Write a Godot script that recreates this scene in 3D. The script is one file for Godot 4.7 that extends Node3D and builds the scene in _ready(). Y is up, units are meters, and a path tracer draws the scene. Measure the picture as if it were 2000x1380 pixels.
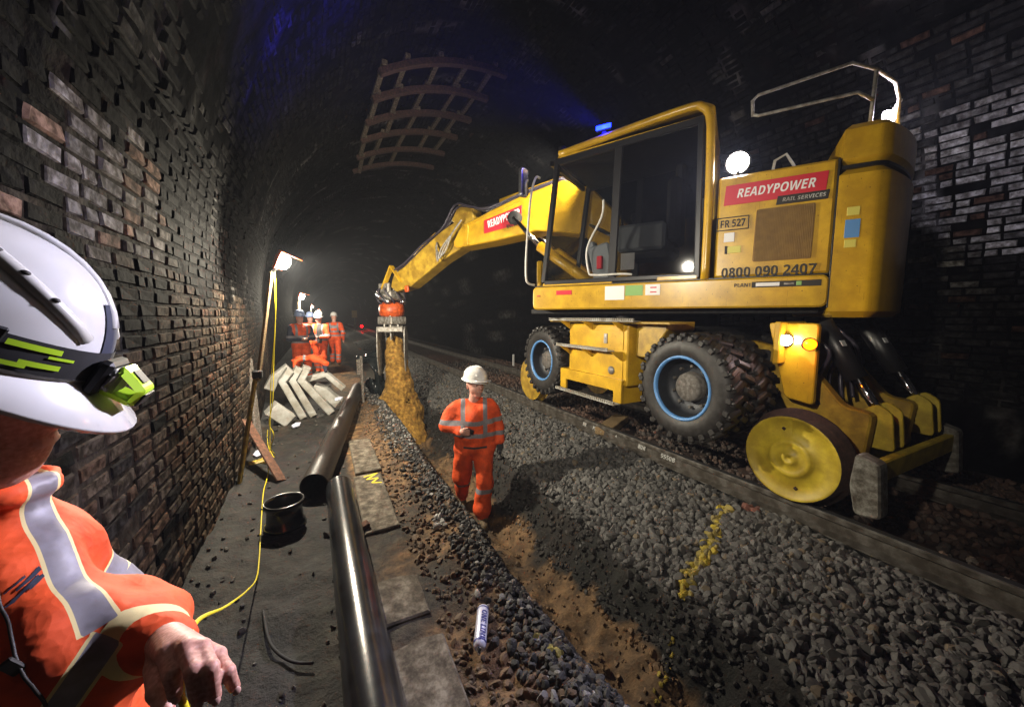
extends Node3D
# A railway tunnel at night: a road-rail excavator digs a drainage trench beside the track, lit by floodlights.
# Plan: x to the right of the photographer, d metres ahead along the tunnel (z = -d), y up; y = 0 is the cess walkway.
const RAIL_Y := 0.27
const RAIL_A := 3.29
const RAIL_B := 4.75
const SLEW := 31.0
const CRAD := 3.56
const CMID := 2.74
const SPRING := 1.9
const RISE := 3.95
var rng := RandomNumberGenerator.new()
var used := {}
var nz := FastNoiseLite.new()
var M := {}
var cam_pos := Vector3(0, 1.72, 0)

func W(x, y, d) -> Vector3: return Vector3(x, y, -d)

# ---------------------------------------------------------------- naming and nodes
func numbered(n: String) -> String:
	if not used.has(n):
		used[n] = 0
		return n
	used[n] += 1
	return "%s_%03d" % [n, used[n]]
func tag(o, label, category, group = "", kind = ""):
	if label: o.set_meta("label", label)
	if category: o.set_meta("category", category)
	if group: o.set_meta("group", group)
	if kind: o.set_meta("kind", kind)
	return o
func thing(called, label, category, at = Vector3.ZERO, turn = 0.0, group = ""):
	var o := Node3D.new()
	o.name = numbered(called)
	add_child(o)
	o.position = at
	o.rotation.y = turn
	return tag(o, label, category, group)
func obj(called, mesh, m, parent, xf = Transform3D()):
	var o := MeshInstance3D.new()
	if mesh is SurfaceTool:
		mesh.generate_normals()
		mesh = mesh.commit()
	o.mesh = mesh
	if m: o.material_override = m
	o.name = numbered(called) if parent == self else called
	parent.add_child(o, true)
	o.transform = xf
	return o
func structure(called, mesh, m):
	var o = obj(called, mesh, m, self)
	o.set_meta("kind", "structure")
	return o

# ---------------------------------------------------------------- materials
func lin(r, g, b, a = 1.0): return Color(r, g, b, a).linear_to_srgb()
func mat(c: Color, rough := 0.7, metal := 0.0) -> StandardMaterial3D:
	var m := StandardMaterial3D.new()
	m.albedo_color = c
	m.roughness = rough
	m.metallic = metal
	return m
func noise_img(seed_, freq, oct, lo, hi, size = 512, gain = 0.5, kind = FastNoiseLite.TYPE_SIMPLEX_SMOOTH, fractal = FastNoiseLite.FRACTAL_FBM) -> Image:
	var n := FastNoiseLite.new()
	n.seed = seed_
	n.noise_type = kind
	n.fractal_type = fractal
	n.frequency = freq
	n.fractal_octaves = oct
	n.fractal_gain = gain
	var img := n.get_seamless_image(size, size)
	img.convert(Image.FORMAT_RGB8)
	var data := img.get_data()
	var out := PackedByteArray()
	out.resize(data.size())
	var lut := []
	for k in 256:
		var t := clampf((k / 255.0 - 0.2) / 0.6, 0, 1)
		var c: Color = lo.lerp(hi, t)
		lut.append([c.r8, c.g8, c.b8])
	for i in range(0, data.size(), 3):
		var e = lut[data[i]]
		out[i] = e[0]
		out[i + 1] = e[1]
		out[i + 2] = e[2]
	return Image.create_from_data(size, size, false, Image.FORMAT_RGB8, out)
func grain(m: StandardMaterial3D, img: Image, metres: float, bump := 0.0, world := false, relief: Image = null) -> StandardMaterial3D:
	m.uv1_triplanar = true
	m.uv1_world_triplanar = world
	m.uv1_scale = Vector3.ONE / metres
	img.generate_mipmaps()
	m.albedo_texture = ImageTexture.create_from_image(img)
	if bump > 0.0:
		var b: Image = (relief if relief else img).duplicate()
		b.clear_mipmaps()
		b.convert(Image.FORMAT_RGBA8)
		b.bump_map_to_normal_map(bump)
		m.normal_enabled = true
		m.normal_texture = ImageTexture.create_from_image(b)
	return m
func paint_img() -> Image:   # paint with dust, drips and scratches
	var img := noise_img(31, 0.004, 6, Color(0.86, 0.84, 0.80), Color(1, 1, 1), 1024, 0.6)
	var r := RandomNumberGenerator.new()
	r.seed = 77
	for k in 260:
		var x := r.randi() % 1000
		var y := r.randi() % 1000
		var h := 2 + int(60 * pow(r.randf(), 3))
		var c := Color(0.55, 0.48, 0.40).lerp(Color(0.8, 0.77, 0.72), r.randf())
		for j in h:
			if y + j < 1024: img.set_pixel(x, y + j, img.get_pixel(x, y + j) * c)
	for k in 160:
		var p := Vector2(r.randf() * 1000, r.randf() * 1000)
		var dv := Vector2.from_angle(r.randf() * TAU)
		for j in int(4 + 60 * pow(r.randf(), 2)):
			var q := p + dv * j
			if q.x >= 0 and q.y >= 0 and q.x < 1024 and q.y < 1024: img.set_pixelv(Vector2i(q), Color(0.72, 0.68, 0.62))
	for k in 120:
		var cx := r.randi() % 1010 + 5
		var cy := r.randi() % 1010 + 5
		var rad := r.randf_range(0.8, 3.2)
		for dx in range(-4, 5):
			for dy in range(-4, 5):
				if Vector2(dx, dy).length() < rad * r.randf_range(0.7, 1.1): img.set_pixel(cx + dx, cy + dy, Color(0.34, 0.26, 0.20))
	return img
func make_materials():
	var speck := noise_img(1, 0.006, 7, Color(0.60, 0.57, 0.53), Color(1, 1, 1), 512, 0.66)
	var soft := noise_img(2, 0.008, 5, Color(0.90, 0.885, 0.86), Color(1, 1, 1))
	var mild := noise_img(5, 0.005, 7, Color(0.74, 0.71, 0.66), Color(1, 1, 1), 512, 0.62)
	var rough_img := noise_img(3, 0.005, 8, Color(0.40, 0.36, 0.31), Color(1, 1, 1), 1024, 0.70)
	var cell := noise_img(4, 0.03, 3, Color(0.5, 0.48, 0.45), Color(1, 1, 1), 512, 0.6, FastNoiseLite.TYPE_CELLULAR)
	var folds := noise_img(41, 0.009, 3, Color(0, 0, 0), Color(1, 1, 1), 512, 0.45, FastNoiseLite.TYPE_SIMPLEX_SMOOTH, FastNoiseLite.FRACTAL_RIDGED)
	M.yellow = grain(mat(lin(0.63, 0.375, 0.013), 0.36), paint_img(), 1.3)
	M.yellow.clearcoat_enabled = true
	M.yellow.clearcoat = 0.35
	M.yellow.clearcoat_roughness = 0.2
	M.dirty_yellow = grain(mat(lin(0.44, 0.28, 0.022), 0.5), mild, 0.6)
	M.grille = grain(mat(lin(0.24, 0.135, 0.022), 0.6), soft, 0.4)
	M.worn_yellow = grain(mat(lin(0.56, 0.42, 0.028), 0.5), mild, 0.8)
	M.rust = grain(mat(lin(0.060, 0.026, 0.014), 0.85), rough_img, 0.25, 4.0)
	M.black = grain(mat(lin(0.012, 0.012, 0.014), 0.4), soft, 0.4)
	M.matt_black = grain(mat(lin(0.018, 0.018, 0.020), 0.8), speck, 0.3)
	M.tyre = grain(mat(lin(0.030, 0.028, 0.027), 0.55), speck, 0.25, 1.5)
	M.blue_rim = grain(mat(lin(0.10, 0.27, 0.60), 0.4), soft, 0.3)
	M.dark_hub = grain(mat(lin(0.030, 0.034, 0.042), 0.5, 0.3), soft, 0.3)
	M.hub_face = grain(mat(lin(0.16, 0.15, 0.14), 0.7), speck, 0.2)
	M.steel = grain(mat(lin(0.34, 0.34, 0.36), 0.3, 0.9), soft, 0.3)
	M.grey_steel = grain(mat(lin(0.40, 0.39, 0.37), 0.5, 0.3), speck, 0.3)
	M.white_paint = grain(mat(lin(0.66, 0.66, 0.64), 0.45), soft, 0.4)
	M.orange_paint = grain(mat(lin(0.75, 0.12, 0.02), 0.45), speck, 0.3)
	M.chrome = mat(lin(0.75, 0.75, 0.78), 0.12, 1.0)
	M.glass = mat(Color(0.10, 0.12, 0.14, 0.16), 0.03)
	M.glass.transparency = BaseMaterial3D.TRANSPARENCY_ALPHA
	M.tinted = mat(Color(0.03, 0.035, 0.05, 0.42), 0.04)
	M.tinted.transparency = BaseMaterial3D.TRANSPARENCY_ALPHA
	M.sign_red = mat(lin(0.55, 0.018, 0.035), 0.4)
	M.sign_white = mat(lin(0.78, 0.78, 0.78), 0.5)
	M.ink = mat(lin(0.02, 0.017, 0.012), 0.6)
	M.label_blue = mat(lin(0.10, 0.26, 0.55), 0.5)
	M.label_green = mat(lin(0.22, 0.42, 0.12), 0.5)
	M.label_yellow = mat(lin(0.62, 0.55, 0.10), 0.5)
	M.hose = mat(lin(0.035, 0.030, 0.045), 0.35)
	M.hivis = grain(mat(lin(0.93, 0.105, 0.014), 0.75), noise_img(8, 0.006, 7, Color(0.80, 0.77, 0.74), Color(1, 1, 1), 512, 0.62), 0.45, 3.2, false, folds)
	M.tape = grain(mat(lin(0.25, 0.24, 0.27), 0.55, 0.1), soft, 0.1)
	M.tape_edge = mat(lin(0.72, 0.60, 0.28), 0.7)
	M.navy = mat(lin(0.025, 0.03, 0.055), 0.8)
	M.dark_cloth = mat(lin(0.03, 0.03, 0.033), 0.85)
	M.skin = grain(mat(lin(0.68, 0.38, 0.30), 0.5), noise_img(9, 0.03, 4, Color(0.8, 0.72, 0.7), Color(1, 1, 1)), 0.12, 0.6)
	M.skin.subsurf_scatter_enabled = true
	M.skin.subsurf_scatter_strength = 0.1
	M.nail = mat(lin(0.55, 0.32, 0.27), 0.3)
	M.hair = mat(lin(0.05, 0.04, 0.035), 0.8)
	M.boot = grain(mat(lin(0.16, 0.12, 0.07), 0.8), speck, 0.2)
	M.helmet = grain(mat(lin(0.74, 0.74, 0.74), 0.22), noise_img(11, 0.006, 4, Color(0.93, 0.92, 0.9), Color(1, 1, 1)), 0.3)
	M.helmet.clearcoat_enabled = true
	M.helmet.clearcoat = 0.6
	M.helmet.clearcoat_roughness = 0.1
	M.helmet_blue = mat(lin(0.30, 0.38, 0.62), 0.35)
	M.lime = mat(lin(0.46, 0.72, 0.03), 0.35)
	M.pipe = grain(mat(lin(0.020, 0.022, 0.026), 0.22), noise_img(12, 0.006, 7, Color(0.55, 0.5, 0.46), Color(1, 1, 1), 512, 0.65), 0.6, 0.6)
	M.pipe.metallic_specular = 0.7
	M.pipe_mud = grain(mat(lin(0.030, 0.023, 0.019), 0.42), noise_img(13, 0.02, 5, Color(0.35, 0.3, 0.28), Color(1, 1, 1)), 0.4, 1.5)
	M.concrete = grain(mat(lin(0.24, 0.235, 0.21), 0.85), rough_img, 0.8, 1.6)
	M.pale_concrete = grain(mat(lin(0.46, 0.46, 0.44), 0.85), mild, 0.8, 1.0)
	M.slab = grain(mat(lin(0.20, 0.175, 0.135), 0.9), rough_img, 0.8, 2.0)
	M.timber = grain(mat(lin(0.33, 0.235, 0.12), 0.8), noise_img(14, 0.03, 4, Color(0.55, 0.5, 0.42), Color(1, 1, 1)), 0.25, 1.5)
	M.old_timber = grain(mat(lin(0.25, 0.23, 0.21), 0.85), rough_img, 0.25, 2.0)
	M.red_board = grain(mat(lin(0.20, 0.09, 0.05), 0.85), rough_img, 0.3, 2.0)
	M.yellow_pole = grain(mat(lin(0.56, 0.40, 0.06), 0.55), speck, 0.3)
	M.cable = mat(lin(0.72, 0.58, 0.02), 0.45)
	M.sand = grain(mat(lin(0.58, 0.33, 0.06), 0.95), rough_img, 0.6, 5.0)
	M.rail = grain(mat(lin(0.15, 0.14, 0.125), 0.45, 0.3), speck, 0.5, 0.6)
	M.chalk = mat(lin(0.40, 0.40, 0.38), 0.9)
	M.bag = mat(lin(0.012, 0.016, 0.018), 0.22)
	M.frame_rust = grain(mat(lin(0.085, 0.038, 0.026), 0.8), rough_img, 0.3, 2.0)
	M.frame_bar = grain(mat(lin(0.17, 0.14, 0.10), 0.8), rough_img, 0.3, 2.0)
	M.spray = mat(lin(0.62, 0.64, 0.78), 0.3, 0.2)
	M.spray_ink = mat(lin(0.03, 0.035, 0.22), 0.5)
	M.yellow_paint = mat(lin(0.72, 0.58, 0.03), 0.8)
	M.seat = mat(lin(0.03, 0.03, 0.033), 0.85)
	M.cab_grey = mat(lin(0.20, 0.22, 0.24), 0.6)
	var ground := grain(mat(Color.WHITE, 0.85), noise_img(21, 0.006, 8, Color(0.42, 0.40, 0.37), Color(1, 1, 1), 1024, 0.72), 1.1, 14.0, true)
	ground.vertex_color_use_as_albedo = true
	M.ground = ground
	var stone := grain(mat(Color.WHITE, 0.72), noise_img(22, 0.03, 4, Color(0.6, 0.58, 0.56), Color(1, 1, 1), 256), 0.15)
	stone.vertex_color_use_as_albedo = true
	M.stone = stone
	var brick := grain(mat(Color.WHITE, 0.9), noise_img(23, 0.010, 6, Color(0.42, 0.40, 0.38), Color(1, 1, 1), 512, 0.6), 0.45, 3.0, true)
	brick.vertex_color_use_as_albedo = true
	brick.metallic_specular = 0.10
	M.brick = brick
	var soot := grain(mat(Color.WHITE, 0.85), noise_img(24, 0.006, 8, Color(0.35, 0.34, 0.33), Color(1, 1, 1), 1024, 0.62), 1.6, 6.0, true)
	soot.vertex_color_use_as_albedo = true
	soot.metallic_specular = 0.06
	M.soot = soot
func lamp_mat(c: Color, energy: float) -> StandardMaterial3D:
	var m := mat(c, 0.3)
	m.emission_enabled = true
	m.emission = c
	m.emission_energy_multiplier = energy
	return m

# ---------------------------------------------------------------- shapes
func st(smooth := false) -> SurfaceTool:
	var s := SurfaceTool.new()
	s.begin(Mesh.PRIMITIVE_TRIANGLES)
	s.set_smooth_group(0 if smooth else -1)
	return s
func tri(s, a, b, c):   # counter-clockwise seen from outside
	s.add_vertex(a)
	s.add_vertex(c)
	s.add_vertex(b)
func quad(s, a, b, c, d):
	tri(s, a, b, c)
	tri(s, a, c, d)
func ctri(s, a, b, c, mid):
	if (b - a).cross(c - a).dot((a + b + c) / 3.0 - mid) >= 0.0: tri(s, a, b, c)
	else: tri(s, a, c, b)
func cquad(s, a, b, c, d, mid):
	ctri(s, a, b, c, mid)
	ctri(s, a, c, d, mid)
func box(s, at: Vector3, size: Vector3, basis := Basis(), bev := 0.006):
	var h := size / 2.0
	var b := minf(bev, minf(h.x, minf(h.y, h.z)) * 0.6)
	var p := {}
	for sx in [-1, 1]:
		for sy in [-1, 1]:
			for sz in [-1, 1]:
				p[[sx, sy, sz]] = [at + basis * Vector3(sx * h.x, sy * (h.y - b), sz * (h.z - b)), at + basis * Vector3(sx * (h.x - b), sy * h.y, sz * (h.z - b)), at + basis * Vector3(sx * (h.x - b), sy * (h.y - b), sz * h.z)]
	for q in [-1, 1]:
		cquad(s, p[[q, -1, -1]][0], p[[q, 1, -1]][0], p[[q, 1, 1]][0], p[[q, -1, 1]][0], at)
		cquad(s, p[[-1, q, -1]][1], p[[1, q, -1]][1], p[[1, q, 1]][1], p[[-1, q, 1]][1], at)
		cquad(s, p[[-1, -1, q]][2], p[[1, -1, q]][2], p[[1, 1, q]][2], p[[-1, 1, q]][2], at)
	for u in [-1, 1]:
		for v in [-1, 1]:
			cquad(s, p[[-1, u, v]][1], p[[1, u, v]][1], p[[1, u, v]][2], p[[-1, u, v]][2], at)
			cquad(s, p[[u, -1, v]][0], p[[u, 1, v]][0], p[[u, 1, v]][2], p[[u, -1, v]][2], at)
			cquad(s, p[[u, v, -1]][0], p[[u, v, 1]][0], p[[u, v, 1]][1], p[[u, v, -1]][1], at)
	for k in p: ctri(s, p[k][0], p[k][1], p[k][2], at)
func bar(s, a: Vector3, b: Vector3, w: float, t: float, upv := Vector3.UP, bev := 0.004):
	var y := (b - a).normalized()
	var x := upv.cross(y)
	if x.length() < 0.01: x = Vector3.RIGHT.cross(y)
	x = x.normalized()
	box(s, (a + b) / 2.0, Vector3(w, a.distance_to(b), t), Basis(x, y, x.cross(y)), bev)
func tube(s, pts: Array, r, sides := 8, cap := true):
	var n := pts.size()
	var rings := []
	var side := Vector3.UP
	for i in n:
		var t: Vector3 = (pts[mini(i + 1, n - 1)] - pts[maxi(i - 1, 0)]).normalized()
		if i == 0:
			side = Vector3.UP if absf(t.y) < 0.9 else Vector3.RIGHT
		side = (side - t * side.dot(t)).normalized()
		var o := t.cross(side)
		var rr: float = r[i] if r is Array else r
		var ring := []
		for k in sides:
			var a := TAU * k / sides
			ring.append(pts[i] + (side * cos(a) + o * sin(a)) * rr)
		rings.append(ring)
	for i in n - 1:
		for k in sides:
			var k2 := (k + 1) % sides
			quad(s, rings[i][k], rings[i][k2], rings[i + 1][k2], rings[i + 1][k])
	if cap:
		for k in range(1, sides - 1):
			tri(s, rings[0][0], rings[0][k + 1], rings[0][k])
			tri(s, rings[n - 1][0], rings[n - 1][k], rings[n - 1][k + 1])
func curve(pts: Array, step := 6) -> Array:   # Catmull-Rom through the points
	var out := []
	for i in pts.size() - 1:
		var p0: Vector3 = pts[maxi(i - 1, 0)]
		var p3: Vector3 = pts[mini(i + 2, pts.size() - 1)]
		for k in step: out.append(pts[i].cubic_interpolate(pts[i + 1], p0, p3, k / float(step)))
	out.append(pts[-1])
	return out
func lathe(s, prof: Array, xf := Transform3D(), seg := 24, sq := Vector2.ONE):   # profile of Vector2(radius, height), outside on the right going up
	for k in seg:
		var a0 := TAU * k / seg
		var a1 := TAU * (k + 1) / seg
		for i in prof.size() - 1:
			var p = prof[i]
			var q = prof[i + 1]
			var A := xf * Vector3(p.x * cos(a0) * sq.x, p.y, -p.x * sin(a0) * sq.y)
			var B := xf * Vector3(p.x * cos(a1) * sq.x, p.y, -p.x * sin(a1) * sq.y)
			var Cc := xf * Vector3(q.x * cos(a1) * sq.x, q.y, -q.x * sin(a1) * sq.y)
			var D := xf * Vector3(q.x * cos(a0) * sq.x, q.y, -q.x * sin(a0) * sq.y)
			if p.x > 1e-6: tri(s, A, B, Cc)
			if q.x > 1e-6: tri(s, A, Cc, D)
func prism(s, poly: Array, xf: Transform3D, depth: float, bev := 0.006):   # poly in x, y; extruded along z, both ways
	var p := PackedVector2Array(poly)
	if Geometry2D.is_polygon_clockwise(p): p.reverse()
	var n := p.size()
	var ins := PackedVector2Array()
	for i in n:
		var e0 := (p[i] - p[(i + n - 1) % n]).normalized()
		var e1 := (p[(i + 1) % n] - p[i]).normalized()
		var n0 := Vector2(-e0.y, e0.x)
		var n1 := Vector2(-e1.y, e1.x)
		var b := n0 + n1
		ins.append(p[i] + b * (bev / maxf(0.25, b.dot(n0))))
	var h := depth / 2.0
	var T := Geometry2D.triangulate_polygon(ins)
	for i in range(0, T.size(), 3):
		var A := ins[T[i]]
		var B := ins[T[i + 1]]
		var Cc := ins[T[i + 2]]
		if (B - A).cross(Cc - A) < 0:
			var t := B
			B = Cc
			Cc = t
		tri(s, xf * Vector3(A.x, A.y, h), xf * Vector3(B.x, B.y, h), xf * Vector3(Cc.x, Cc.y, h))
		tri(s, xf * Vector3(A.x, A.y, -h), xf * Vector3(Cc.x, Cc.y, -h), xf * Vector3(B.x, B.y, -h))
	for i in n:
		var j := (i + 1) % n
		quad(s, xf * Vector3(p[i].x, p[i].y, -h + bev), xf * Vector3(p[j].x, p[j].y, -h + bev), xf * Vector3(p[j].x, p[j].y, h - bev), xf * Vector3(p[i].x, p[i].y, h - bev))
		quad(s, xf * Vector3(p[i].x, p[i].y, h - bev), xf * Vector3(p[j].x, p[j].y, h - bev), xf * Vector3(ins[j].x, ins[j].y, h), xf * Vector3(ins[i].x, ins[i].y, h))
		quad(s, xf * Vector3(ins[i].x, ins[i].y, -h), xf * Vector3(ins[j].x, ins[j].y, -h), xf * Vector3(p[j].x, p[j].y, -h + bev), xf * Vector3(p[i].x, p[i].y, -h + bev))
func ball(s, c: Vector3, r: Vector3, basis := Basis(), seg := 16, rings := 9):
	var prof := []
	for i in rings + 1:
		var a := -PI / 2 + PI * i / rings
		prof.append(Vector2(cos(a) if i > 0 and i < rings else 0.0, sin(a)))
	lathe(s, prof, Transform3D(basis * Basis.from_scale(r), c), seg)
func text_mesh(t: String, size: float, bold := true) -> TextMesh:
	var m := TextMesh.new()
	var f := SystemFont.new()
	f.font_names = PackedStringArray(["Droid Sans"])
	f.font_weight = 700 if bold else 400
	m.font = f
	m.text = t
	m.font_size = 64
	m.pixel_size = size / 64.0 * 1.35
	m.depth = 0.003
	return m

# ---------------------------------------------------------------- bodies: tapered capsules joined smoothly and meshed as surface nets
func sdf(bones: Array, cell: float, k: float, namp := 0.0, nfreq := 6.0) -> Dictionary:
	var lo := Vector3.ONE * 1e9
	var hi := -lo
	for b in bones:
		var r: float = maxf(b[1], b[3]) + 3 * cell + namp
		lo = lo.min(b[0] - Vector3.ONE * r).min(b[2] - Vector3.ONE * r)
		hi = hi.max(b[0] + Vector3.ONE * r).max(b[2] + Vector3.ONE * r)
	var nx := int((hi.x - lo.x) / cell) + 2
	var ny := int((hi.y - lo.y) / cell) + 2
	var nzz := int((hi.z - lo.z) / cell) + 2
	var val := PackedFloat32Array()
	val.resize(nx * ny * nzz)
	val.fill(9.0)
	var best := PackedFloat32Array()
	best.resize(val.size())
	best.fill(9.0)
	var ids := PackedByteArray()
	ids.resize(val.size())
	for b in bones:
		var A: Vector3 = b[0]
		var ra: float = b[1]
		var rb: float = b[3]
		var ba: Vector3 = b[2] - A
		var inv := 1.0 / maxf(ba.length_squared(), 1e-9)
		var kk: float = b[5] if b.size() > 5 else k
		var m: float = maxf(ra, rb) + kk + 2.5 * cell + namp
		var l: Vector3 = (A.min(b[2]) - Vector3.ONE * m - lo) / cell
		var g: Vector3 = (A.max(b[2]) + Vector3.ONE * m - lo) / cell
		for iz in range(maxi(0, int(l.z)), mini(nzz, int(g.z) + 1)):
			for iy in range(maxi(0, int(l.y)), mini(ny, int(g.y) + 1)):
				var row := (iz * ny + iy) * nx
				for ix in range(maxi(0, int(l.x)), mini(nx, int(g.x) + 1)):
					var p := lo + Vector3(ix, iy, iz) * cell
					var pa := p - A
					var t := clampf(pa.dot(ba) * inv, 0.0, 1.0)
					var d := (pa - ba * t).length() - lerpf(ra, rb, t)
					var i := row + ix
					if d < best[i]:
						best[i] = d
						ids[i] = b[4]
					var v := val[i]
					var h := clampf(0.5 + 0.5 * (v - d) / kk, 0.0, 1.0)
					val[i] = lerpf(v, d, h) - kk * h * (1.0 - h)
	if namp > 0.0:
		for i in val.size():
			if absf(val[i]) < 0.06:
				var x := i % nx
				var y := (i / nx) % ny
				var z := i / (nx * ny)
				var p := (lo + Vector3(x, y, z) * cell) * nfreq
				val[i] += namp * (nz.get_noise_3d(p.x * 10, p.y * 10, p.z * 10) + 0.6 * nz.get_noise_3d(p.x * 26, p.y * 17, p.z * 26))
	var cellv := {}
	var V := PackedVector3Array()
	var vid := PackedByteArray()
	var offs := [0, 1, nx, nx + 1, nx * ny, nx * ny + 1, nx * ny + nx, nx * ny + nx + 1]
	var co := [Vector3(0, 0, 0), Vector3(1, 0, 0), Vector3(0, 1, 0), Vector3(1, 1, 0), Vector3(0, 0, 1), Vector3(1, 0, 1), Vector3(0, 1, 1), Vector3(1, 1, 1)]
	var ed := [[0, 1], [2, 3], [4, 5], [6, 7], [0, 2], [1, 3], [4, 6], [5, 7], [0, 4], [1, 5], [2, 6], [3, 7]]
	for iz in nzz - 1:
		for iy in ny - 1:
			var row := (iz * ny + iy) * nx
			for ix in nx - 1:
				var i := row + ix
				if absf(val[i]) > 2.5 * cell: continue
				var neg := 0
				for o in offs:
					if val[i + o] < 0.0: neg += 1
				if neg == 0 or neg == 8: continue
				var sum := Vector3.ZERO
				var cnt := 0
				for e in ed:
					var va := val[i + offs[e[0]]]
					var vb := val[i + offs[e[1]]]
					if (va < 0.0) != (vb < 0.0):
						sum += co[e[0]].lerp(co[e[1]], va / (va - vb))
						cnt += 1
				cellv[i] = V.size()
				V.append(lo + (Vector3(ix, iy, iz) + sum / cnt) * cell)
				var bi := i
				for o in offs:
					if best[i + o] < best[bi]: bi = i + o
				vid.append(ids[bi])
	var F := PackedInt32Array()
	var ax := [1, nx, nx * ny]
	for i in cellv:
		for a in 3:
			var i1: int = i + ax[a]
			if (val[i] < 0.0) == (val[i1] < 0.0): continue
			var u: int = ax[(a + 1) % 3]
			var v: int = ax[(a + 2) % 3]
			if not (cellv.has(i - u) and cellv.has(i - v) and cellv.has(i - u - v)): continue
			var q := [cellv[i - u - v], cellv[i - v], cellv[i], cellv[i - u]]
			if val[i] >= 0.0: q.reverse()
			F.append_array(PackedInt32Array([q[0], q[1], q[2], q[0], q[2], q[3]]))
	var N := PackedVector3Array()
	N.resize(V.size())
	for i in range(0, F.size(), 3):
		var n := (V[F[i + 1]] - V[F[i]]).cross(V[F[i + 2]] - V[F[i]])
		for j in 3: N[F[i + j]] += n
	for i in N.size(): N[i] = N[i].normalized()
	var fid := PackedInt32Array()
	for i in range(0, F.size(), 3):
		var a := vid[F[i]]
		fid.append(a if a == vid[F[i + 1]] or a == vid[F[i + 2]] else vid[F[i + 1]])
	return {"V": V, "N": N, "F": F, "id": fid}
func repaint(m: Dictionary, from: Array, to: int, field: Callable):   # faces where field > 0 become id "to"; faces the border crosses are cut along it
	var V: PackedVector3Array = m.V
	var N: PackedVector3Array = m.N
	var F: PackedInt32Array = m.F
	var S := PackedFloat32Array()
	S.resize(V.size())
	for i in V.size(): S[i] = field.call(V[i])
	var F2 := PackedInt32Array()
	var I2 := PackedInt32Array()
	for f in range(0, F.size(), 3):
		var id: int = m.id[f / 3]
		var t := [F[f], F[f + 1], F[f + 2]]
		var pos := int(S[t[0]] > 0) + int(S[t[1]] > 0) + int(S[t[2]] > 0)
		if not id in from or pos == 0:
			F2.append_array(PackedInt32Array(t))
			I2.append(id)
		elif pos == 3:
			F2.append_array(PackedInt32Array(t))
			I2.append(to)
		else:
			var odd := 0
			for j in 3:
				if (S[t[j]] > 0) == (pos == 1): odd = j
			var a: int = t[odd]
			var b: int = t[(odd + 1) % 3]
			var c: int = t[(odd + 2) % 3]
			var nb := V.size()
			for e in [b, c]:
				var u := S[a] / (S[a] - S[e])
				V.append(V[a].lerp(V[e], u))
				N.append(N[a].lerp(N[e], u).normalized())
				S.append(0.0)
			F2.append_array(PackedInt32Array([a, nb, nb + 1, nb, b, c, nb, c, nb + 1]))
			var one: int = to if pos == 1 else id
			var two: int = id if pos == 1 else to
			I2.append_array(PackedInt32Array([one, two, two]))
	m.V = V
	m.N = N
	m.F = F2
	m.id = I2
func skin_mesh(parts: Array, mats: Dictionary, want: Array, lift := 0.0) -> ArrayMesh:
	var out := ArrayMesh.new()
	for id in want:
		var v := PackedVector3Array()
		var n := PackedVector3Array()
		for m in parts:
			for f in m.id.size():
				if m.id[f] != id: continue
				for j in [0, 2, 1]:
					var i: int = m.F[f * 3 + j]
					v.append(m.V[i] + m.N[i] * lift)
					n.append(m.N[i])
		if v.size() == 0: continue
		var arr := []
		arr.resize(Mesh.ARRAY_MAX)
		arr[Mesh.ARRAY_VERTEX] = v
		arr[Mesh.ARRAY_NORMAL] = n
		out.add_surface_from_arrays(Mesh.PRIMITIVE_TRIANGLES, arr)
		out.surface_set_material(out.get_surface_count() - 1, mats[id])
	return out

# ---------------------------------------------------------------- the tunnel and the ground
func wall_x(d): return -0.82 - 0.5 * smoothstep(5.0, 14.0, d)
func arch_left(y, d):
	var q: float = maxf(0.0, (y - SPRING) / RISE)
	return CMID - (CMID - wall_x(d)) * sqrt(maxf(0.0, 1.0 - q * q))
func arch_right(y):
	var q: float = maxf(0.0, (y - SPRING) / RISE)
	return CMID + CRAD * sqrt(maxf(0.0, 1.0 - q * q))
func arch_y(x, d):
	var half: float = CMID - wall_x(d) if x < CMID else CRAD
	var q: float = (x - CMID) / half
	return SPRING + RISE * sqrt(maxf(0.0, 1.0 - q * q))
func n2(x, y, f := 1.0, seed_ := 0.0): return nz.get_noise_3d(x * 10 * f, y * 10 * f, seed_ * 37.0)
func n3(p: Vector3, f := 1.0): return nz.get_noise_3d(p.x * 10 * f, p.y * 10 * f, p.z * 10 * f)
const DUG := [[-2.6, 0.06], [-0.85, 0.05], [-0.6, 0.0], [-0.2, 0.0], [0.6, 0.0], [0.80, 0.03], [0.96, 0.045], [1.06, 0.02], [1.11, -0.05], [1.21, -0.62], [1.33, -0.72], [1.74, -0.72], [1.91, -0.58], [1.99, -0.45], [2.09, -0.22], [2.16, -0.17], [3.02, 0.085], [3.2, 0.095], [4.9, 0.09], [5.35, 0.10], [5.8, 0.02], [7.2, 0.0]]
const UNDUG := [[-2.6, 0.06], [-0.85, 0.05], [-0.6, 0.0], [-0.2, 0.0], [0.6, 0.0], [0.82, 0.02], [1.0, 0.0], [1.12, -0.03], [1.19, -0.05], [1.30, -0.08], [1.42, -0.1], [1.88, -0.12], [2.08, -0.12], [2.19, -0.1], [2.3, -0.06], [3.02, 0.085], [3.2, 0.095], [4.9, 0.09], [5.35, 0.10], [5.8, 0.02], [7.2, 0.0]]
func knots(k, x):
	for i in k.size() - 1:
		if x <= k[i + 1][0]:
			var t: float = (x - k[i][0]) / (k[i + 1][0] - k[i][0])
			return lerpf(k[i][1], k[i + 1][1], clampf(t, 0, 1))
	return k[-1][1]
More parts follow.
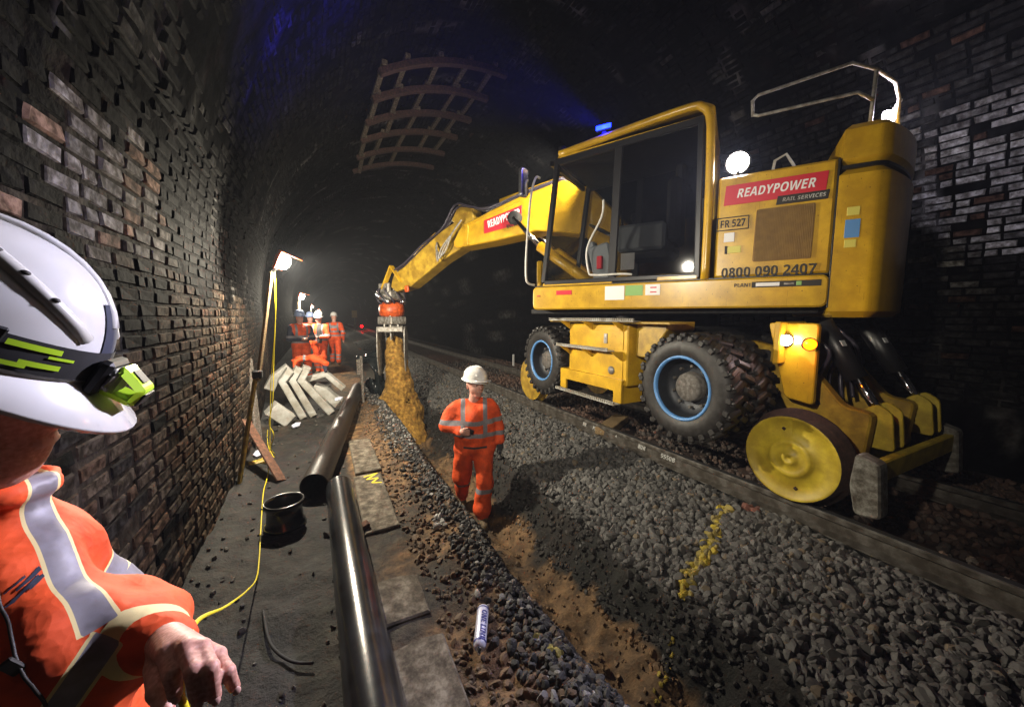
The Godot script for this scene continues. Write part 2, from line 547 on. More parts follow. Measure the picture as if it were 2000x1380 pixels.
func wob(x, d):   # the trench edges wander a little
	return x + (0.06 * n2(d, 1.0, 0.5, 3) + 0.025 * n2(d, x * 0.3, 1.9, 4)) * (1.0 - smoothstep(2.4, 3.0, x)) * smoothstep(0.4, 0.9, x)
func gh(x, d):
	var xx: float = wob(x, d)
	var dug: float = 1.0 - smoothstep(9.2, 10.6, d + 0.3 * n2(x, d, 0.8, 9))
	var y: float = lerpf(knots(UNDUG, xx), knots(DUG, xx), dug)
	var cut: float = dug * smoothstep(1.07, 1.17, xx) * (1.0 - smoothstep(2.08, 2.22, xx))
	var way: float = 1.0 - smoothstep(0.1, 0.3, x)
	return y + 0.016 * n2(x, d, 1.3, 5) + 0.009 * n2(x, d, 4.0, 6) + way * (0.014 * n2(x, d, 2.1, 14) + 0.010 * n2(x, d, 7.0, 15)) + cut * (0.04 * n2(x, d, 2.2, 7) + 0.036 * n2(x, d, 5.5, 8) + 0.026 * n2(x, d, 11.0, 9))
func mix3(a: Color, b: Color, t: float) -> Color: return a.lerp(b, clampf(t, 0.0, 1.0))
func ground_color(x, y, d) -> Color:
	var xx: float = wob(x, d)
	var p: float = n2(x, d, 0.9, 11) + 0.5 * n2(x, d, 2.7, 12)
	var c := Color(0.025, 0.0222, 0.0175)
	c = mix3(c, Color(0.017, 0.0155, 0.013), 2.0 * p)
	c = mix3(c, Color(0.056, 0.045, 0.031), -1.2 * p - 0.25)
	var spoil := Color(0.24, 0.135, 0.055)
	if xx > 0.15 and xx < 1.3:
		c = mix3(c, spoil, smoothstep(0.18, 0.3, xx) * clampf(0.95 + 1.1 * p, 0, 1))
		c = mix3(c, Color(0.035, 0.032, 0.027), smoothstep(0.86, 1.02, xx + 0.25 * p))
	if xx >= 1.09:
		var dug: float = 1.0 - smoothstep(9.2, 10.6, d)
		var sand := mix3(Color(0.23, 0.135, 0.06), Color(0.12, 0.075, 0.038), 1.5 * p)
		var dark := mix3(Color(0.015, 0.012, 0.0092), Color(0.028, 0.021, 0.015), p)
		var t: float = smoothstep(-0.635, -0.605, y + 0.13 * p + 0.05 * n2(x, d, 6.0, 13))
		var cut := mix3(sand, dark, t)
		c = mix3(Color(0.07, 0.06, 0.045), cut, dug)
	if xx > 2.05:
		c = mix3(c, Color(0.05, 0.048, 0.044), smoothstep(2.06, 2.18, xx))
	if xx > 3.3:
		c = mix3(c, mix3(Color(0.045, 0.040, 0.034), Color(0.22, 0.10, 0.065), clampf(0.45 + 0.9 * n2(x, d, 0.35, 33), 0.0, 1.0)), 0.8)
	if xx > 5.0: c = mix3(c, Color(0.035, 0.033, 0.03), 0.6)
	return c
func make_ground():
	var xs := []
	var x := -2.4
	while x < 7.0:
		xs.append(x)
		x += 0.035 if (x > 0.1 and x < 2.4) else (0.06 if x > -0.9 and x < 3.3 else 0.14)
	var ds := []
	var d := -5.0
	while d < 75.0:
		ds.append(d)
		d += 0.3 if d < 0.2 else (0.035 if d < 3.0 else (0.06 if d < 7.0 else (0.12 if d < 12.0 else 0.04 * d)))
	var s := SurfaceTool.new()
	s.begin(Mesh.PRIMITIVE_TRIANGLES)
	s.set_smooth_group(0)
	for e in ds:
		for q in xs:
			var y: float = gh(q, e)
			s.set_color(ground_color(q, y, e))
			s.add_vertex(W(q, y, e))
	var n := xs.size()
	for i in ds.size() - 1:
		for j in n - 1:
			var a := i * n + j
			for k in [a, a + n, a + 1, a + 1, a + n, a + n + 1]: s.add_index(k)
	s.generate_normals()
	structure("ground", s.commit(), M.ground)

func stone_mesh(seed_) -> ArrayMesh:
	var r := RandomNumberGenerator.new()
	r.seed = seed_
	var g := (1 + sqrt(5.0)) / 2
	var v := []
	for a in [-1, 1]:
		for b in [-g, g]:
			v.append_array([Vector3(0, a, b).normalized(), Vector3(a, b, 0).normalized(), Vector3(b, 0, a).normalized()])
	var pl := []
	for k in 9: pl.append([Vector3(r.randfn(), r.randfn(), r.randfn()).normalized(), r.randf_range(0.55, 0.85)])
	var stretch := Vector3(r.randf_range(0.9, 1.3), r.randf_range(0.6, 0.85), r.randf_range(0.75, 1.05))
	var faces := []
	for i in 12:
		for j in range(i + 1, 12):
			for k in range(j + 1, 12):
				if v[i].distance_to(v[j]) < 1.1 and v[j].distance_to(v[k]) < 1.1 and v[i].distance_to(v[k]) < 1.1:
					var a: Vector3 = ((v[i] + v[j]) / 2).normalized()
					var b: Vector3 = ((v[j] + v[k]) / 2).normalized()
					var c: Vector3 = ((v[i] + v[k]) / 2).normalized()
					faces.append_array([[v[i], a, c], [v[j], a, b], [v[k], b, c], [a, b, c]])
	var s := st()
	for f in faces:
		var q := []
		for p in f:
			for e in pl:
				var over: float = p.dot(e[0]) - e[1]
				if over > 0: p -= e[0] * over
			q.append(p * stretch)
		ctri(s, q[0], q[1], q[2], Vector3.ZERO)
	s.generate_normals()
	return s.commit()
var stones := []
func put_stone(x, d, r, c: Color, sink := 0.35):
	var y: float = gh(x, d) + r * (0.8 - sink)
	var b := Basis.from_euler(Vector3(rng.randf() * TAU, rng.randf() * TAU, rng.randf() * TAU)).scaled(Vector3.ONE * r)
	stones.append([Transform3D(b, W(x, y, d)), c, rng.randi() % 8, r])
func grey(lo: float, hi: float, tint := Color(1, 0.985, 0.95)) -> Color:
	var v := lo * pow(hi / lo, rng.randf())
	return Color(v * tint.r, v * tint.g, v * tint.b)
func make_ballast():
	var bed := Node3D.new()
	bed.name = "ballast"
	bed.set_meta("kind", "structure")
	add_child(bed)
	# shoulder of fresh grey ballast between trench and rail
	for i in 17000:
		var d := -0.6 + 14.5 * pow(rng.randf(), 1.35)
		var x := rng.randf_range(2.02, 3.185)
		if wob(x, d) < 2.10 + 0.06 * n2(d, 3.0, 1.6, 21) + 0.1 * rng.randf() * rng.randf(): continue
		var r := rng.randf_range(0.021, 0.042) * (1.25 if rng.randf() < 0.08 else 1.0)
		var c := grey(0.07, 0.20)
		if rng.randf() < 0.04: c = Color(0.20, 0.16, 0.11)
		var t: float = clampf((x - 1.9) / 1.1, 0, 1)
		var off: float = absf(d - lerpf(1.47, 1.79, t) - 0.02 * sin(x * 9.0))
		if x < 3.0 and off < 0.055 and rng.randf() < 1.0 - off * 9: c = c.lerp(Color(0.60, 0.46, 0.03), rng.randf_range(0.25, 1.0))
		if absf(x - 3.12) < 0.06 and absf(d - 1.68) < 0.05: c = Color(0.22, 0.085, 0.06)
		put_stone(x, d, r, c)
	for i in 2600:
		var d := 13.0 + 14.0 * rng.randf()
		put_stone(rng.randf_range(2.1, 3.2), d, rng.randf_range(0.04, 0.065), grey(0.10, 0.26))
	# stones that rolled down the cut face
	for i in 260:
		var d := 0.5 + 8.0 * rng.randf()
		var x := rng.randf_range(1.85, 2.16)
		put_stone(x, d, rng.randf_range(0.010, 0.024), grey(0.05, 0.15), 0.6)
	# dark wet spoil heaped along the near lip of the trench
	for i in 6500:
		var d := 0.7 + 9.0 * pow(rng.randf(), 1.25)
		var x := 1.13 - 0.40 * rng.randf() * rng.randf() - 0.01
		if n2(x, d, 1.1, 31) < -0.25 and x < 0.94: continue
		var c := grey(0.022, 0.07)
		var u := rng.randf()
		if u < 0.07 + 0.04 * clampf(d - 3.0, 0, 3): c = grey(0.20, 0.42)
		elif u < 0.2: c = Color(0.11, 0.072, 0.04) * rng.randf_range(0.6, 1.2)
		put_stone(x, d, rng.randf_range(0.012, 0.033), c, 0.3)
	for i in 9: put_stone(rng.randf_range(0.93, 1.06), rng.randf_range(1.36, 1.52), rng.randf_range(0.02, 0.034), Color(0.42, 0.36, 0.07) * rng.randf_range(0.5, 1.0), 0.3)
	for i in 14: put_stone(rng.randf_range(0.76, 0.84), rng.randf_range(2.72, 2.92), rng.randf_range(0.018, 0.034), grey(0.38, 0.5), 0.2)
	# clods on the trench floor and the cut face
	for i in 1500:
		var d := 0.6 + 8.6 * pow(rng.randf(), 1.3)
		var x := rng.randf_range(1.26, 2.12)
		var y: float = gh(x, d)
		put_stone(x, d, rng.randf_range(0.006, 0.02) * (1.9 if rng.randf() < 0.05 else 1.0), ground_color(x, y, d) * rng.randf_range(0.7, 1.3), 0.55)
	for i in 650:
		var d := 0.9 + 7.5 * pow(rng.randf(), 1.3)
		var x := rng.randf_range(0.53, 1.0)
		put_stone(x, d, rng.randf_range(0.012, 0.036), Color(0.17, 0.097, 0.043) * rng.randf_range(0.45, 1.15), 0.75)
	for i in 20:
		var u := rng.randf()
		put_stone(lerpf(1.74, 2.12, u) + rng.randfn() * 0.012, lerpf(1.41, 1.53, u) + rng.randfn() * 0.014, rng.randf_range(0.010, 0.022), Color(0.50, 0.38, 0.03) * rng.randf_range(0.5, 1.0), 0.6)
	for i in 1800:
		var d := 0.5 + 8.8 * pow(rng.randf(), 1.3)
		var x := rng.randf_range(1.84, 2.14)
		var y: float = gh(x, d)
		put_stone(x, d, rng.randf_range(0.010, 0.034), ground_color(x, y, d) * rng.randf_range(0.7, 1.4), 0.85)
	# crumbs on the sandy strip and the walkway
	for i in 1500:
		var d := 1.1 + 8.0 * pow(rng.randf(), 1.4)
		var x := rng.randf_range(0.52, 0.95)
		put_stone(x, d, rng.randf_range(0.005, 0.018), Color(0.15, 0.095, 0.05) * rng.randf_range(0.4, 1.3), 0.5)
	for i in 480:
		var d := 1.0 + 9.0 * pow(rng.randf(), 1.3)
		var x := rng.randf_range(-0.80, 0.25)
		if x > -0.45 and rng.randf() < 0.6: continue
		put_stone(x, d, rng.randf_range(0.006, 0.022) * (1.8 if rng.randf() < 0.06 else 1.0), grey(0.03, 0.11, Color(1, 0.93, 0.8)), 0.5)
	# between the rails and on the far shoulder
	for i in 7000:
		var d := -0.4 + 13.0 * pow(rng.randf(), 1.3)
		var x := rng.randf_range(3.37, 6.15)
		if absf(x - RAIL_B) < 0.08: continue
		var far := clampf(0.60 + 0.9 * n2(x, d, 0.35, 33) + rng.randf_range(-0.3, 0.3), 0.0, 1.0)
		var c := grey(0.035, 0.13).lerp(Color(0.20, 0.115, 0.082) * rng.randf_range(0.5, 1.4), far)
		put_stone(x, d, rng.randf_range(0.022, 0.042), c)
	# the ones that show largest stand alone, the rest are one mass
	var order := []
	var fwd := -Basis.from_euler(Vector3(deg_to_rad(-5.85), deg_to_rad(-27.64), 0)).z
	for i in stones.size():
		var p: Vector3 = stones[i][0].origin - cam_pos
		if p.dot(fwd) > 0.55 * p.length(): order.append([stones[i][3] / p.length(), i])
	order.sort_custom(func(a, b): return a[0] > b[0])
	var alone := {}
	for k in 300: alone[order[k][1]] = true
	var shapes := []
	for k in 8: shapes.append(stone_mesh(100 + k))
	var tints := {}
	for i in alone:
		var c: Color = stones[i][1]
		var key := Vector3i(int(c.r * 40), int(c.g * 40), int(c.b * 40))
		if not tints.has(key):
			var m: StandardMaterial3D = M.stone.duplicate()
			m.vertex_color_use_as_albedo = false
			m.albedo_color = c.linear_to_srgb()
			tints[key] = m
		obj("stone", shapes[stones[i][2]], tints[key], bed, stones[i][0])
	for k in 8:
		var list := []
		for i in stones.size():
			if stones[i][2] == k and not alone.has(i): list.append(stones[i])
		var mm := MultiMesh.new()
		mm.transform_format = MultiMesh.TRANSFORM_3D
		mm.use_colors = true
		mm.mesh = shapes[k]
		mm.instance_count = list.size()
		for i in list.size():
			mm.set_instance_transform(i, list[i][0])
			mm.set_instance_color(i, list[i][1])
		var o := MultiMeshInstance3D.new()
		o.multimesh = mm
		o.material_override = M.stone
		o.name = "gravel"
		o.set_meta("kind", "stuff")
		bed.add_child(o, true)

func make_rails():
	var prof := [Vector2(-0.070, 0), Vector2(0.070, 0), Vector2(0.070, 0.012), Vector2(0.014, 0.03), Vector2(0.010, 0.10), Vector2(0.035, 0.118), Vector2(0.036, 0.148), Vector2(0.026, 0.158), Vector2(-0.026, 0.158), Vector2(-0.036, 0.148), Vector2(-0.035, 0.118), Vector2(-0.010, 0.10), Vector2(-0.014, 0.03), Vector2(-0.070, 0.012)]
	for k in 2:
		var s := st()
		var x: float = [RAIL_A, RAIL_B][k]
		prism(s, prof, Transform3D(Basis.from_scale(Vector3(1.0, 1.0, 1)), W(x, RAIL_Y - 0.158, 34.0)), 78.0, 0.002)
		var label: String = ["steel rail nearer the trench with chalk writing on its web", "steel rail on the far side of the track beneath the excavator"][k]
		var t = thing("railway_rail", label, "rail", Vector3.ZERO)
		obj("rail_bar", s, M.rail, t)
		var hs := st()
		box(hs, W(x, RAIL_Y + 0.001, 34.0), Vector3(0.052, 0.004, 77.9), Basis(), 0.001)
		obj("running_band", hs, M.steel, t)
		if k == 0:
			for e in [["BR", 4.02], ["PILLA", 3.76], ["^", 3.40], ["80R", 2.98], ["9550B", 2.62]]:
				var tm := text_mesh(e[0], 0.048)
				tm.depth = 0.002
				obj("chalk_writing", tm, M.chalk, t, Transform3D(Basis(Vector3(0, 0, 1), Vector3(0.26, 0.97, 0).normalized(), Vector3(-0.97, 0.26, 0).normalized()), W(x - 0.030, RAIL_Y - 0.070, e[1])))

func brick_mesh(seed_, len_) -> ArrayMesh:
	var r := RandomNumberGenerator.new()
	r.seed = seed_
	var s := st()
	var h := Vector3(0.05, 0.0325, len_ / 2)
	var c := {}
	for a in [-1, 1]:
		for b in [-1, 1]:
			for e in [-1, 1]: c[[a, b, e]] = Vector3(a * h.x, b * (h.y - r.randf() * 0.006), e * (h.z - r.randf() * 0.012))
	# face toward +x, chipped round its edge
	var f := []
	for q in [[-1, -1], [1, -1], [1, 1], [-1, 1]]:
		var p: Vector3 = c[[1, q[1], q[0]]]
		f.append(Vector3(h.x + r.randf_range(-0.004, 0.004), p.y * r.randf_range(0.72, 0.92), p.z * r.randf_range(0.86, 0.97)))
	var ring := []
	for q in [[-1, -1], [1, -1], [1, 1], [-1, 1]]: ring.append(c[[1, q[1], q[0]]] - Vector3(0.010, 0, 0))
	var back := []
	for q in [[-1, -1], [1, -1], [1, 1], [-1, 1]]: back.append(c[[-1, q[1], q[0]]])
	cquad(s, f[0], f[1], f[2], f[3], Vector3.ZERO)
	for k in 4:
		var j := (k + 1) % 4
		cquad(s, ring[k], ring[j], f[j], f[k], Vector3.ZERO)
		cquad(s, back[k], back[j], ring[j], ring[k], Vector3.ZERO)
	s.generate_normals()
	return s.commit()
func bare_left(y, d) -> float:   # > 0 where the soot crust has fallen off the bricks
	var n: float = 0.16 * n2(d, y, 0.9, 41) + 0.06 * n2(d, y, 3.0, 42)
	var low: float = 1.66 + 0.25 * smoothstep(2.6, 3.2, d) - 0.2 * smoothstep(5.5, 8.0, d) - y + 1.3 * n
	var patch: float = 0.43 - Vector2((d - 2.52) * 0.62, (y - 2.26)).length() + n
	var notch: float = 0.15 - Vector2((d - 2.45) * 1.0, (y - 2.66) * 0.6).length()
	patch = minf(patch, -notch)
	var side: float = 0.2 - Vector2((d - 1.72) * 0.7, y - 2.03).length() + n
	return maxf(low, maxf(patch, side))
func wall_bricks(parent, places: Array, face: Vector3):   # places: [transform, colour, length kind]
	var fwd := -Basis.from_euler(Vector3(deg_to_rad(-5.85), deg_to_rad(-27.64), 0)).z
	var order := []
	for i in places.size():
		var p: Vector3 = places[i][0].origin - cam_pos
		if p.normalized().dot(fwd) > 0.55: order.append([absf(p.normalized().dot(face)) / p.length_squared(), i])
	order.sort_custom(func(a, b): return a[0] > b[0])
	var alone := {}
	for k in mini(300, order.size()): alone[order[k][1]] = true
	var shapes := []
	for k in 8: shapes.append(brick_mesh(500 + k, 0.212 if k < 5 else 0.102))
	var tints := {}
	for i in alone:
		var c: Color = places[i][1]
		var key := Vector3i(int(c.r * 50), int(c.g * 50), int(c.b * 50))
		if not tints.has(key):
			var m: StandardMaterial3D = M.brick.duplicate()
			m.vertex_color_use_as_albedo = false
			m.albedo_color = c.linear_to_srgb()
			tints[key] = m
		obj("brick", shapes[places[i][2]], tints[key], parent, places[i][0])
	for k in 8:
		var list := []
		for i in places.size():
			if places[i][2] == k and not alone.has(i): list.append(places[i])
		if list.size() == 0: continue
		var mm := MultiMesh.new()
		mm.transform_format = MultiMesh.TRANSFORM_3D
		mm.use_colors = true
		mm.mesh = shapes[k]
		mm.instance_count = list.size()
		for i in list.size():
			mm.set_instance_transform(i, list[i][0])
			mm.set_instance_color(i, list[i][1])
		var o := MultiMeshInstance3D.new()
		o.multimesh = mm
		o.material_override = M.brick
		o.name = "brickwork"
		o.set_meta("kind", "stuff")
		parent.add_child(o, true)
func sheet(rows: Array, cols: Array, at: Callable, tint: Callable, m):
	var s := SurfaceTool.new()
	s.begin(Mesh.PRIMITIVE_TRIANGLES)
	s.set_smooth_group(0)
	for r in rows:
		for c in cols:
			s.set_color(tint.call(r, c))
			s.add_vertex(at.call(r, c))
	var n := cols.size()
	for i in rows.size() - 1:
		for j in n - 1:
			var a := i * n + j
			for k in [a, a + 1, a + n, a + 1, a + n + 1, a + n]: s.add_index(k)
	s.generate_normals()
	return s.commit()
func span(a, b, step) -> Array:
	var o := []
	var x: float = a
	while x < b - step * 0.3:
		o.append(x)
		x += step
	o.append(b)
	return o
func soot_tint(y, d) -> Color:
	var p: float = n2(y, d, 0.7, 51) + 0.6 * n2(y, d, 3.0, 52)
	var c := Color(0.0068, 0.0064, 0.0064)
	c = mix3(c, Color(0.014, 0.0135, 0.0135), 1.3 * p - 0.1)
	return mix3(c, Color(0.10, 0.097, 0.094), 6.0 * (n2(y * 0.4, d, 2.2, 53) - 0.50))
func make_tunnel():
	# left wall: a soot crust, bricks laid bare where it has fallen away
	var lw = thing("brick_wall", "soot-blackened old brick tunnel wall beside the walkway with bare brick patches", "wall")
	var ds := span(-4.0, 0.8, 0.4) + span(0.85, 5.0, 0.04) + span(5.1, 12.0, 0.1) + span(12.5, 75.0, 1.0)
	var crust = sheet(span(-0.3, 3.0, 0.04), ds, func(y, d):
		var lump: float = 0.014 * n2(d, y, 2.0, 61) + 0.010 * n2(d, y, 5.5, 62) + 0.02 * n2(d, y, 0.5, 63)
		var e: float = smoothstep(-0.05, 0.02, bare_left(y, d))
		return W(arch_left(y, d) + lerpf(-0.005 + lump * 0.25, -0.006, e), y, d), func(y, d): return mix3(soot_tint(y, d), Color(0.045, 0.036, 0.028), smoothstep(-0.02, 0.03, bare_left(y, d))), M.soot)
	obj("soot_crust", crust, M.soot, lw)
	var places := []
	for row in 39:
		var y := -0.06 + 0.0785 * row
		var d := 0.9 + (0.11 if row % 2 else 0.0)
		while d < 13.0:
			var head := rng.randf() < 0.22
			var step := 0.116 if head else 0.228
			d += step
			var bare: bool = bare_left(y, d - step / 2) > -0.01 + 0.03 * rng.randf()
			if rng.randf() < 0.025: continue
			var t := rng.randf()
			var pale: float = smoothstep(1.85, 2.1, y + 0.15 * n2(d, y, 1.5, 71)) * (1.0 - smoothstep(3.0, 3.3, d))
			var c := Color(0.095, 0.070, 0.048).lerp(Color(0.055, 0.046, 0.038), t)
			if t > 0.85: c = Color(0.085, 0.055, 0.038)
			if t < 0.16: c = Color(0.020, 0.018, 0.017)
			c = c.lerp((Color(0.30, 0.285, 0.28) if t < 0.72 else Color(0.33, 0.21, 0.155)) * rng.randf_range(0.6, 1.1), pale)
			c = c * rng.randf_range(0.8, 1.15)
			if not bare: c = grey(0.0035, 0.0095) if rng.randf() > 0.015 else grey(0.02, 0.05)
			var b := Basis.from_euler(Vector3(rng.randfn() * 0.010, rng.randfn() * 0.006, rng.randfn() * 0.007))
			places.append([Transform3D(b, W(arch_left(y, d) - 0.0465 + rng.randf_range(-0.003, 0.003), y + rng.randfn() * 0.003, d - step / 2)), c, (5 + rng.randi() % 3) if head else rng.randi() % 5])
	wall_bricks(lw, places, Vector3.RIGHT)
	# right wall, wet grey bricks caught by the excavator's rear light
	var rw = thing("brick_wall", "wet grey brick tunnel wall behind the excavator's rear light", "wall")
	var back = sheet(span(-0.3, 4.6, 0.06), span(-4.0, 5.0, 0.06) + span(5.5, 75.0, 1.0), func(y, d):
		return W(arch_right(y) + 0.01 + 0.012 * n2(d, y, 2.0, 64) + 0.01 * n2(d, y, 5.0, 65), y, d), func(y, d): return soot_tint(y, d + 20.0), M.soot)
	obj("mortar_bed", back, M.soot, rw)
	places = []
	var arc := 0.0
	var y := 0.8
	var row := 0
	while y < 4.5:
		var q: float = maxf(0.0, (y - SPRING) / RISE)
		var nrm := Vector2(-sqrt(1 - q * q) * RISE, -q * CRAD).normalized()
		var d := -0.6 + (0.11 if row % 2 else 0.0)
		while d < 4.6:
			var head := rng.randf() < 0.2
			var step := 0.116 if head else 0.228
			d += step
			if rng.randf() < 0.04: continue
			# rear lamp's pool of light painted into whitish bricks, darker sooty ones around
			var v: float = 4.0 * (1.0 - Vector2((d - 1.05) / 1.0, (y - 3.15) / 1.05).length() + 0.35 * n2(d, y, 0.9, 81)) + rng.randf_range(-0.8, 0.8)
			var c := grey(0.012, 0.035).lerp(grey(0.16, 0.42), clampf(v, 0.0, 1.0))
			if rng.randf() < 0.04: c = Color(0.07, 0.04, 0.028)
			var b := Basis(Vector3(nrm.x, nrm.y, 0), Vector3(-nrm.y, nrm.x, 0), Vector3(0, 0, 1)) * Basis.from_euler(Vector3(rng.randfn() * 0.012, rng.randfn() * 0.03, rng.randfn() * 0.02))
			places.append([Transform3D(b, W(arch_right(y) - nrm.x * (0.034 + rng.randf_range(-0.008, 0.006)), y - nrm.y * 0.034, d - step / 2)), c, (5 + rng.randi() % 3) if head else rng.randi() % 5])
		y += 0.0785 * absf(nrm.x)
		row += 1
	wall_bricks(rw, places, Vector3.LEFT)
	# the vault, a tube of sooty brick rings
	var angles := []
	var a0 := asin((2.95 - SPRING) / RISE)
	var a1 := PI - asin((4.55 - SPRING) / RISE)
	for k in 61: angles.append(lerpf(a0, a1, k / 60.0))
	var vault = sheet(angles, span(-4.0, 2.0, 0.3) + span(2.1, 14.0, 0.09) + span(14.4, 40.0, 0.45) + span(41.0, 75.0, 2.0), func(a, d):
		var half: float = CMID - wall_x(d) if a < PI / 2 else CRAD
		var ring: float = 0.03 * fposmod(sin(floorf(d / 0.92) * 12.9898) * 43758.5, 1.0)
		var r: float = 1.0 - (ring + 0.035 * n2(a * 3.0, d, 0.5, 91) + 0.012 * n2(a * 3.5, d, 2.6, 92)) / 3.6
		return W(CMID - cos(a) * half * r, SPRING + sin(a) * RISE * r, d), func(a, d): return soot_tint(a * 3.4, d + 7.0), M.soot)
	var vt = structure("tunnel_vault", vault, M.soot)
	places = []
	var ang := a0
	row = 0
	while ang < a1:
		var d0 := 1.2 + (0.11 if row % 2 else 0.0)
		while d0 < 17.0:
			var head := rng.randf() < 0.2
			var step := 0.116 if head else 0.228
			d0 += step
			if rng.randf() < 0.05: continue
			var half: float = CMID - wall_x(d0) if ang < PI / 2 else CRAD
			var nrm := Vector2(cos(ang) * RISE, -sin(ang) * half).normalized()
			var c := grey(0.006, 0.015)
			var v: float = n2(ang * 3.4, d0, 1.2, 95)
			if v > 0.58: c = grey(0.02, 0.06)
			if rng.randf() < 0.004: c = Color(0.06, 0.036, 0.026)
			var b := Basis(Vector3(nrm.x, nrm.y, 0), Vector3(-nrm.y, nrm.x, 0), Vector3(0, 0, 1)) * Basis.from_euler(Vector3(rng.randfn() * 0.012, rng.randfn() * 0.03, rng.randfn() * 0.02))
			var ring: float = 0.03 * fposmod(sin(floorf(d0 / 0.92) * 12.9898) * 43758.5, 1.0)
			var rr: float = 1.0 - (ring + 0.03 * n2(ang * 3.0, d0, 0.5, 91) + 0.004) / 3.6
			places.append([Transform3D(b, W(CMID - cos(ang) * half * rr, SPRING + sin(ang) * RISE * rr, d0 - step / 2) - Vector3(nrm.x, nrm.y, 0) * (0.046 + rng.randf_range(-0.006, 0.008))), c, (5 + rng.randi() % 3) if head else rng.randi() % 5])
		ang += 0.0785 / lerpf(3.9, 3.56, absf(cos(ang)))
		row += 1
	wall_bricks(vt, places, Vector3.DOWN)
	# outer shell, so that no sky enters, and the closed ends
	var shell := st()
	for e in [-4.0, 75.0]:
		box(shell, W(CMID, 3.0, e), Vector3(9.0, 9.0, 0.3))
	box(shell, W(-2.3, 3.0, 35.5), Vector3(0.3, 9.0, 79.3))
	box(shell, W(7.2, 3.0, 35.5), Vector3(0.3, 9.0, 79.3))
	box(shell, W(CMID, 7.2, 35.5), Vector3(9.4, 0.3, 79.3))
	box(shell, W(CMID, -1.6, 35.5), Vector3(9.4, 0.3, 79.3))
	structure("tunnel_rock", shell, M.matt_black)
	# steel ribs and laggings that hold up the crown
	var fr = thing("roof_frame", "rusty steel roof frame of curved ribs and straight bars under the tunnel crown", "frame", W(1.9, 5.4, 7.6))
	var off := -W(1.9, 5.4, 7.6)
	var rows := [5.85, 6.62, 7.47, 8.30, 9.24, 10.2]
	for d in rows:
		var s := st()
		var x := 0.94
		var last := Vector3.ZERO
		while x < 2.96:
			var p := W(x, arch_y(x, d) - 0.17, d) + off
			if last != Vector3.ZERO: bar(s, last, p + (p - last) * 0.1, 0.09, 0.10, Vector3(0, 0, 1))
			last = p
			x += 0.2
		obj("rib", s, M.frame_rust, fr)
	for x in [1.02, 1.38, 1.87, 2.35, 2.73]:
		for k in rows.size() - 1:
			if x > 2.3 and k == 4: continue
			var s := st()
			var j := rng.randf_range(-0.05, 0.05)
			bar(s, W(x + j, arch_y(x, 7.0) - 0.11, rows[k] - 0.08) + off, W(x + j + rng.randf_range(-0.03, 0.03), arch_y(x, 7.0) - 0.11, rows[k + 1] + 0.08) + off, 0.075, 0.06)
			obj("cross_bar", s, M.frame_bar, fr)

# ---------------------------------------------------------------- the road-rail excavator
func U(a, l, h) -> Vector3: return Vector3(-l, h - RAIL_Y, -a)               # upper works: a forward, l left, h height above the walkway
func K(x, y, d) -> Vector3: return Vector3(x - 4.03, y - RAIL_Y, -(d - 3.37))  # undercarriage: scene coordinates
func rounded(pts: Array, r: float, seg := 4) -> Array:            # rounds the corners of a polygon
	var out := []
	var n := pts.size()
	for i in n:
		var p: Vector2 = pts[i]
		var a: Vector2 = (pts[(i + n - 1) % n] - p)
		var b: Vector2 = (pts[(i + 1) % n] - p)
		var q := minf(r, minf(a.length(), b.length()) * 0.45)
		a = p + a.normalized() * q
		b = p + b.normalized() * q
		for k in seg + 1:
			var t := k / float(seg)
			out.append(a.lerp(p, t).lerp(p.lerp(b, t), t))
	return out
func side_xf(l) -> Transform3D: return Transform3D(Basis(Vector3(0, 0, -1), Vector3(0, 1, 0), Vector3(1, 0, 0)), Vector3(-l, -RAIL_Y, 0))   # polygon x = a, y = h; thickness across the machine
func flat_xf(h) -> Transform3D: return Transform3D(Basis(Vector3(0, 0, -1), Vector3(-1, 0, 0), Vector3(0, 1, 0)), Vector3(0, h - RAIL_Y, 0))  # polygon x = a, y = l; thickness upward
func poly(pts: Array) -> Array:
	var o := []
	for p in pts: o.append(Vector2(p[0], p[1]))
	return o
func side_plate(parent, called, l, a0, h0, a1, h1, m, t = 0.004, skew = 0.0):
	var s := st()
	prism(s, poly([[a0 + skew, h0], [a1 + skew, h0], [a1, h1], [a0, h1]]), side_xf(l), t, 0.001)
	return obj(called, s, m, parent)
func side_text(parent, called, t, l, a, h, size, m, width = 0.0, bold = true, slant = 0.0):
	var tm := text_mesh(t, size, bold)
	var sc := 1.0
	if width > 0.0: sc = width / tm.get_aabb().size.x
	# read from the left side of the machine: text runs towards the rear
	return obj(called, tm, m, parent, Transform3D(Basis(Vector3(0, 0, sc), Vector3(0, 1, -slant * -1.0), Vector3(-1, 0, 0)), Vector3(-l, h - RAIL_Y, -a)))
